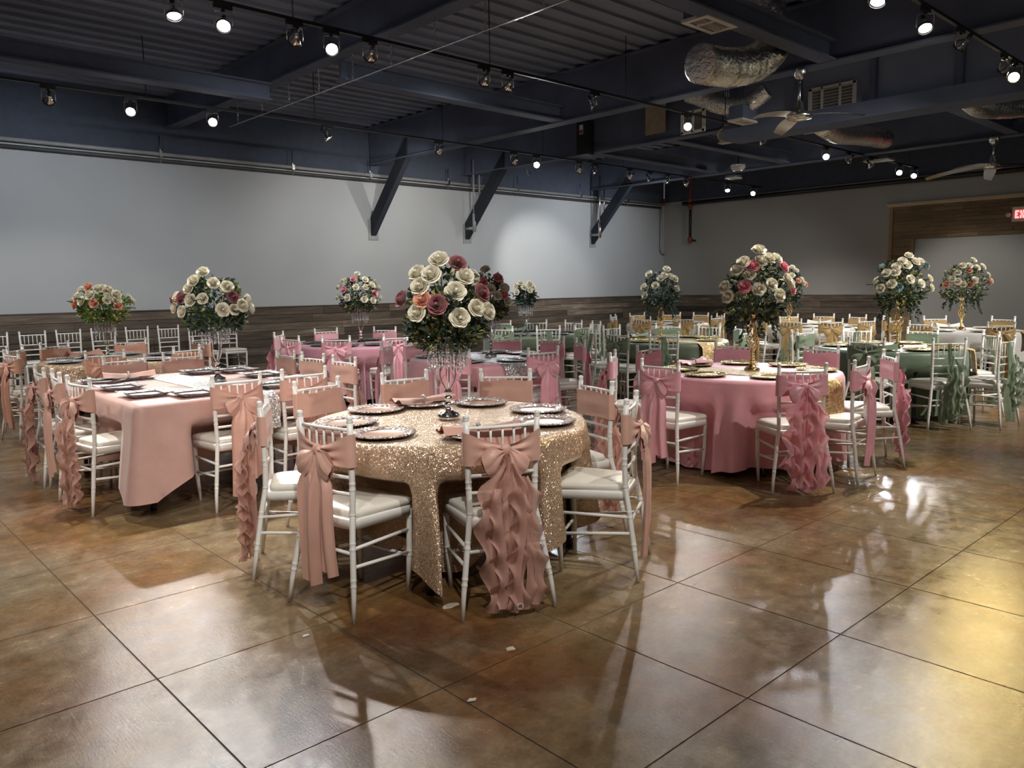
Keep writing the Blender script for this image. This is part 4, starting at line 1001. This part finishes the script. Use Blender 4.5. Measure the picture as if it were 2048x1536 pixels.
def bouquet(x, y, roses, label, dark, acc, zb, nleaf=210, nacc=110, vines=0, big=4, rs=1.0, seed=1):
    t = thing('flower_arrangement', label, 'flowers', (x, y, zb), 0, 'rose arrangements on the stands')
    rd_ = random.Random(seed); W_ = max(abs(r[0]) for r in roses)+.03; zs = [r[1] for r in roses]; zt_ = max(zs)
    core = Vector((0, 0, .06)); st = MB(); P = []
    for i, (dx, z, c) in enumerate(roses):
        k = 1-(dx/(W_+.03))**2-((z-zb-.10)/(zt_-zb+.02))**2
        P.append((dx, z-zb, .24*math.sqrt(max(.03, k))*(1 if c or True else 1), c))
    n0 = len(P)
    for i in range(0, n0, 2):
        dx, z, dep, c = P[i]
        if z < (zt_-zb)*.86: P.append((-dx*.9+.02, z-.02, -max(.10, dep)*.95, 'W' if i % 4 else c))
    for i, (dx, z, dep, c) in enumerate(P):
        p = RIGHT*dx+FRONT*dep+Vector((0, 0, z))
        d = (RIGHT*dx*1.0+FRONT*dep*1.25+Vector((0, 0, .45*(z-.05)+.02))).normalized()
        s_ = rs*.84*rd_.uniform(.90, 1.10)
        o = link('rose', ROSE[c][i % 2], t, p-d*.02, (0, 0, 0)); o.rotation_euler = d.to_track_quat('Z', 'Y').to_euler(); o.scale = (s_, s_, s_)
        st.tube([core*.3, core.lerp(p, .6)+Vector((0, 0, .02)), p-d*.02], .0032, 5)
        for kk in range(3):
            leaf_at(st, p-d*.022, (d*-.3+Vector((rd_.uniform(-1, 1), rd_.uniform(-1, 1), rd_.uniform(-1, 1)))), .05, .008, rd_)
    tag(link('stems', st.mesh('stems', M['stemgreen'], False), t), kind='stuff')
    for nm, mt, cnt, lo in (('foliage', dark, nleaf, 0), ('filler', acc, nacc, 1)):
        q = MB()
        for i in range(cnt):
            a = rd_.uniform(0, 2*PI); f_ = rd_.random()**.4; Hh = (zt_-zb)
            if rd_.random() < .42: zz = rd_.uniform(-.04, .10); r_ = W_*.74*f_*(1-.35*abs(zz-.05)/.1)
            else: zz = rd_.uniform(.04, Hh*.86); r_ = W_*.80*f_*math.sqrt(max(.03, 1-(zz/(Hh+.02))**2))
            p = Vector((r_*math.cos(a), r_*math.sin(a), zz)); d = Vector((math.cos(a), math.sin(a), rd_.uniform(-.5, .9)))+Vector([rd_.uniform(-.7, .7) for _ in range(3)])
            leaf_at(q, p, d, rd_.uniform(.035, .068), rd_.uniform(.009, .018), rd_)
        if lo == 0:
            for k in range(vines):
                a = 2*PI*k/vines+rd_.uniform(-.3, .3); L_ = rd_.uniform(.10, .24)
                for i in range(15):
                    f_ = i/14; p = Vector(((W_*.45+.07*f_)*math.cos(a), (W_*.45+.07*f_)*math.sin(a), .03-L_*f_))
                    for kk in range(2): leaf_at(q, p, Vector((math.cos(a)+rd_.uniform(-1, 1), math.sin(a)+rd_.uniform(-1, 1), -.7)), .045, .011, rd_)
        tag(link(nm, q.mesh(nm, M[mt], False), t), kind='stuff')
    q = MB()
    for i in range(26):
        a = rd_.uniform(0, 2*PI); zz = rd_.uniform(.0, (zt_-zb)*.8); r_ = W_*.86*math.sqrt(max(.05, 1-(zz/(zt_-zb+.03))**2))*rd_.uniform(.75, 1)
        p = Vector((r_*math.cos(a), r_*math.sin(a), zz))
        for k in range(5): leaf_at(q, p, Vector((math.cos(a), math.sin(a), .4))+Vector([rd_.uniform(-1, 1) for _ in range(3)]), .022, .008, rd_)
    tag(link('small_blossoms', q.mesh('small_blossoms', M['blossom'], False), t), kind='stuff')
    for k in range(big):
        a = rd_.uniform(0, 2*PI); zz = rd_.uniform(.02, (zt_-zb)*.6); r_ = W_*rd_.uniform(.55, .85)
        d = Vector((math.cos(a), math.sin(a), rd_.uniform(-.3, .8))).normalized()
        o = link('leaf', LEAFM[dark if dark in LEAFM else 'leafdark'], t, (r_*math.cos(a), r_*math.sin(a), zz)); o.rotation_euler = d.to_track_quat('Y', 'Z').to_euler()
    return t
BQ = {
'T1':((2.72, 3.47),((-0.02,1.65,'W'),(0.08,1.63,'M'),(-0.14,1.58,'W'),(-0.06,1.57,'W'),(-0.12,1.51,'W'),(0.12,1.56,'W'),(0.07,1.48,'W'),(-0.23,1.44,'M'),(-0.14,1.37,'W'),(-0.03,1.41,'M'),(0.09,1.34,'W'),(0.21,1.47,'M'),(0.18,1.39,'W'),(0.24,1.37,'W'),(-0.11,1.44,'P'))),
'T2':((2.58, 6.33),((-0.01,1.65,'W'),(-0.08,1.58,'W'),(-0.12,1.52,'W'),(0.08,1.56,'W'),(0.18,1.53,'W'),(-0.27,1.44,'M'),(-0.23,1.45,'W'),(-0.18,1.45,'M'),(-0.10,1.43,'W'),(0.00,1.44,'W'),(-0.26,1.37,'W'),(-0.18,1.34,'W'),(0.22,1.45,'M'),(0.15,1.35,'W'),(0.23,1.35,'W'),(0.28,1.38,'W'))),
'T3':((2.64, 9.49),((-0.07,1.56,'P'),(-0.17,1.53,'W'),(-0.21,1.45,'W'),(-0.14,1.41,'W'),(-0.04,1.47,'W'),(0.04,1.54,'W'),(0.14,1.52,'W'),(0.22,1.47,'W'),(0.15,1.42,'W'),(0.23,1.41,'W'),(0.01,1.38,'P'),(-0.23,1.37,'P'),(-0.28,1.41,'W'),(0.24,1.35,'P'),(0.09,1.54,'W'))),
'T4':((5.77, 9.25),((0.01,1.70,'W'),(-0.04,1.63,'K'),(-0.18,1.61,'W'),(0.12,1.62,'W'),(-0.25,1.53,'W'),(-0.00,1.52,'W'),(0.13,1.52,'W'),(0.21,1.55,'W'),(-0.17,1.49,'K'),(0.24,1.43,'K'),(-0.27,1.39,'W'),(-0.12,1.38,'W'),(0.11,1.36,'W'),(0.22,1.34,'W'))),
'T5':((5.46, 6.22),((-0.04,1.68,'W'),(-0.10,1.61,'W'),(-0.07,1.55,'K'),(0.09,1.59,'K'),(0.15,1.49,'W'),(0.09,1.41,'W'),(0.19,1.35,'W'),(0.15,1.42,'K'),(-0.16,1.51,'W'),(-0.20,1.41,'W'),(-0.13,1.43,'K'),(-0.07,1.36,'W'),(0.01,1.48,'W'))),
'T6':((8.57, 8.92),((-0.08,1.56,'W'),(-0.15,1.51,'W'),(-0.02,1.49,'W'),(0.07,1.54,'W'),(-0.14,1.41,'W'),(0.07,1.44,'W'),(0.11,1.49,'W'))),
'T7':((6.03, 3.5),((-0.01,1.77,'W'),(-0.14,1.67,'W'),(-0.19,1.61,'W'),(0.00,1.68,'W'),(0.07,1.70,'W'),(0.14,1.70,'W'),(-0.07,1.64,'K'),(0.20,1.63,'K'),(-0.10,1.57,'W'),(-0.14,1.47,'K'),(-0.03,1.45,'W'),(0.08,1.49,'W'),(0.15,1.40,'W'),(0.23,1.53,'W'),(0.26,1.48,'W'),(-0.28,1.47,'W'),(-0.26,1.39,'W'),(0.28,1.44,'K'))),
'T11':((12.53, 6.6),((-0.02,1.76,'W'),(0.04,1.70,'W'),(-0.04,1.62,'W'),(-0.04,1.50,'W'),(0.14,1.55,'W'),(0.07,1.53,'P'),(0.17,1.49,'W'),(0.22,1.47,'P'),(-0.13,1.60,'W'),(-0.19,1.50,'W'))),
'T8':((8.63, 6.37),((0.04,1.70,'W'),(-0.19,1.64,'W'),(-0.05,1.58,'W'),(0.00,1.62,'W'),(0.15,1.57,'W'),(-0.26,1.47,'W'),(-0.12,1.49,'W'),(-0.25,1.36,'W'),(0.17,1.44,'W'),(0.09,1.60,'W'))),
'T9':((9.25, 3.55),((0.01,1.78,'W'),(-0.07,1.72,'W'),(-0.03,1.67,'W'),(-0.14,1.66,'W'),(-0.23,1.59,'W'),(-0.15,1.60,'W'),(0.08,1.71,'W'),(0.15,1.71,'W'),(0.21,1.67,'T'),(-0.00,1.52,'W'),(-0.19,1.47,'W'),(-0.28,1.42,'W'),(-0.13,1.43,'T'),(0.13,1.47,'W'),(0.26,1.52,'W'),(0.28,1.42,'W'))),
'T12':((12.9, 4.05),((0.05,1.79,'W'),(-0.12,1.71,'W'),(-0.03,1.71,'W'),(-0.04,1.64,'P'),(0.09,1.68,'W'),(0.19,1.69,'W'),(-0.19,1.61,'W'),(0.28,1.57,'W'),(-0.26,1.52,'W'),(-0.20,1.48,'W'),(-0.13,1.44,'W'),(0.04,1.50,'W'),(-0.03,1.43,'P'),(0.32,1.46,'P'),(-0.33,1.44,'P'),(0.35,1.48,'W'))),
}
BQI = {  # stand kind, foliage, accent, bottom z, vines, big leaves, rose scale, words
'T1': ('s', 'leafdark', 'leafyellow', 1.205, 0, 7, 1.06, 'large cream and mauve rose arrangement with yellow green foliage on the front table'),
'T2': ('s', 'leafdark', 'leaffresh', 1.22, 0, 5, 1.0, 'cream and mauve rose arrangement above the square dusty rose table'),
'T3': ('s', 'leaffresh', 'leafyellow', 1.20, 0, 4, 1.0, 'cream and peach rose dome with fresh green collar at far left'),
'T4': ('s', 'leafdark', 'leafyellow', 1.22, 0, 5, .9, 'white and hot pink rose arrangement on the mauve table'),
'T5': ('s', 'leafdark', 'leafyellow', 1.20, 0, 4, 1.0, 'cream and pink rose arrangement partly hidden behind the front bouquet'),
'T6': ('s', 'leafblue', 'leafdark', 1.22, 0, 14, .95, 'small white rose arrangement with eucalyptus on the far green table'),
'T7': ('g', 'leafdark', 'leafyellow', 1.22, 9, 5, 1.06, 'large cream and pink rose arrangement with trailing vines on the right front table'),
'T8': ('g', 'leafblue', 'leafdark', 1.24, 9, 8, 1.0, 'white rose arrangement with trailing greenery on the dark green table'),
'T9': ('g', 'leafdark', 'leafyellow', 1.24, 9, 6, 1.05, 'white and dusty teal rose arrangement on the sage green table'),
'T11': ('g', 'leafdark', 'leafblue', 1.22, 8, 5, .95, 'small cream and peach arrangement behind the right front bouquet'),
'T12': ('g', 'leafdark', 'leafyellow', 1.22, 9, 5, 1.0, 'cream and peach rose dome before the grey portal panel')}
for k, (key, ((vx, vy), roses)) in enumerate(BQ.items()):
    kd, dk, ac, zb, vn, bg, rs, lb = BQI[key]
    if kd == 's': silver_stand(vx, vy, f'silver candelabra stand with crystal strands on the {DESC[key]}', zb-VZ-.012-.005)
    else: gold_stand(vx, vy, f'gold openwork stand on the {DESC[key]}', zb-VZ+.015)
    bouquet(vx, vy, roses, lb, dk, ac, zb, 1000 if key in ('T1', 'T7', 'T2') else 750, 330 if key in ('T1', 'T3', 'T5') else 170, vn, bg+6, rs, 40+k)

# ------------------------------------------------------------------ small things on the floor
for k, (x, y, s_, lb) in enumerate(((2.20, 2.83, .045, 'pale scrap under the front table beside its leg'), (2.10, 2.30, .028, 'small pale scrap on the open floor before the front chair'), (1.72, 2.10, .02, 'tiny pale scrap on the lower middle floor'), (1.55, 3.02, .02, 'tiny pale scrap by the ruffled chair at left'))):
    q = MB(); rd_ = random.Random(k); n_ = 9
    pts = [(s_*rd_.uniform(.6, 1.2)*math.cos(2*PI*i/n_), s_*rd_.uniform(.4, .8)*math.sin(2*PI*i/n_)) for i in range(n_)]
    q.add([(a, b, .0008) for a, b in pts]+[(a*.9, b*.9, .003) for a, b in pts], [(i, (i+1) % n_, (i+1) % n_+n_, i+n_) for i in range(n_)]+[tuple(n_+i for i in range(n_))], True)
    tag(link('paper_scrap', q.mesh('paper_scrap', M['scrap'], False), None, (x, y, 0)), lb, 'scrap')
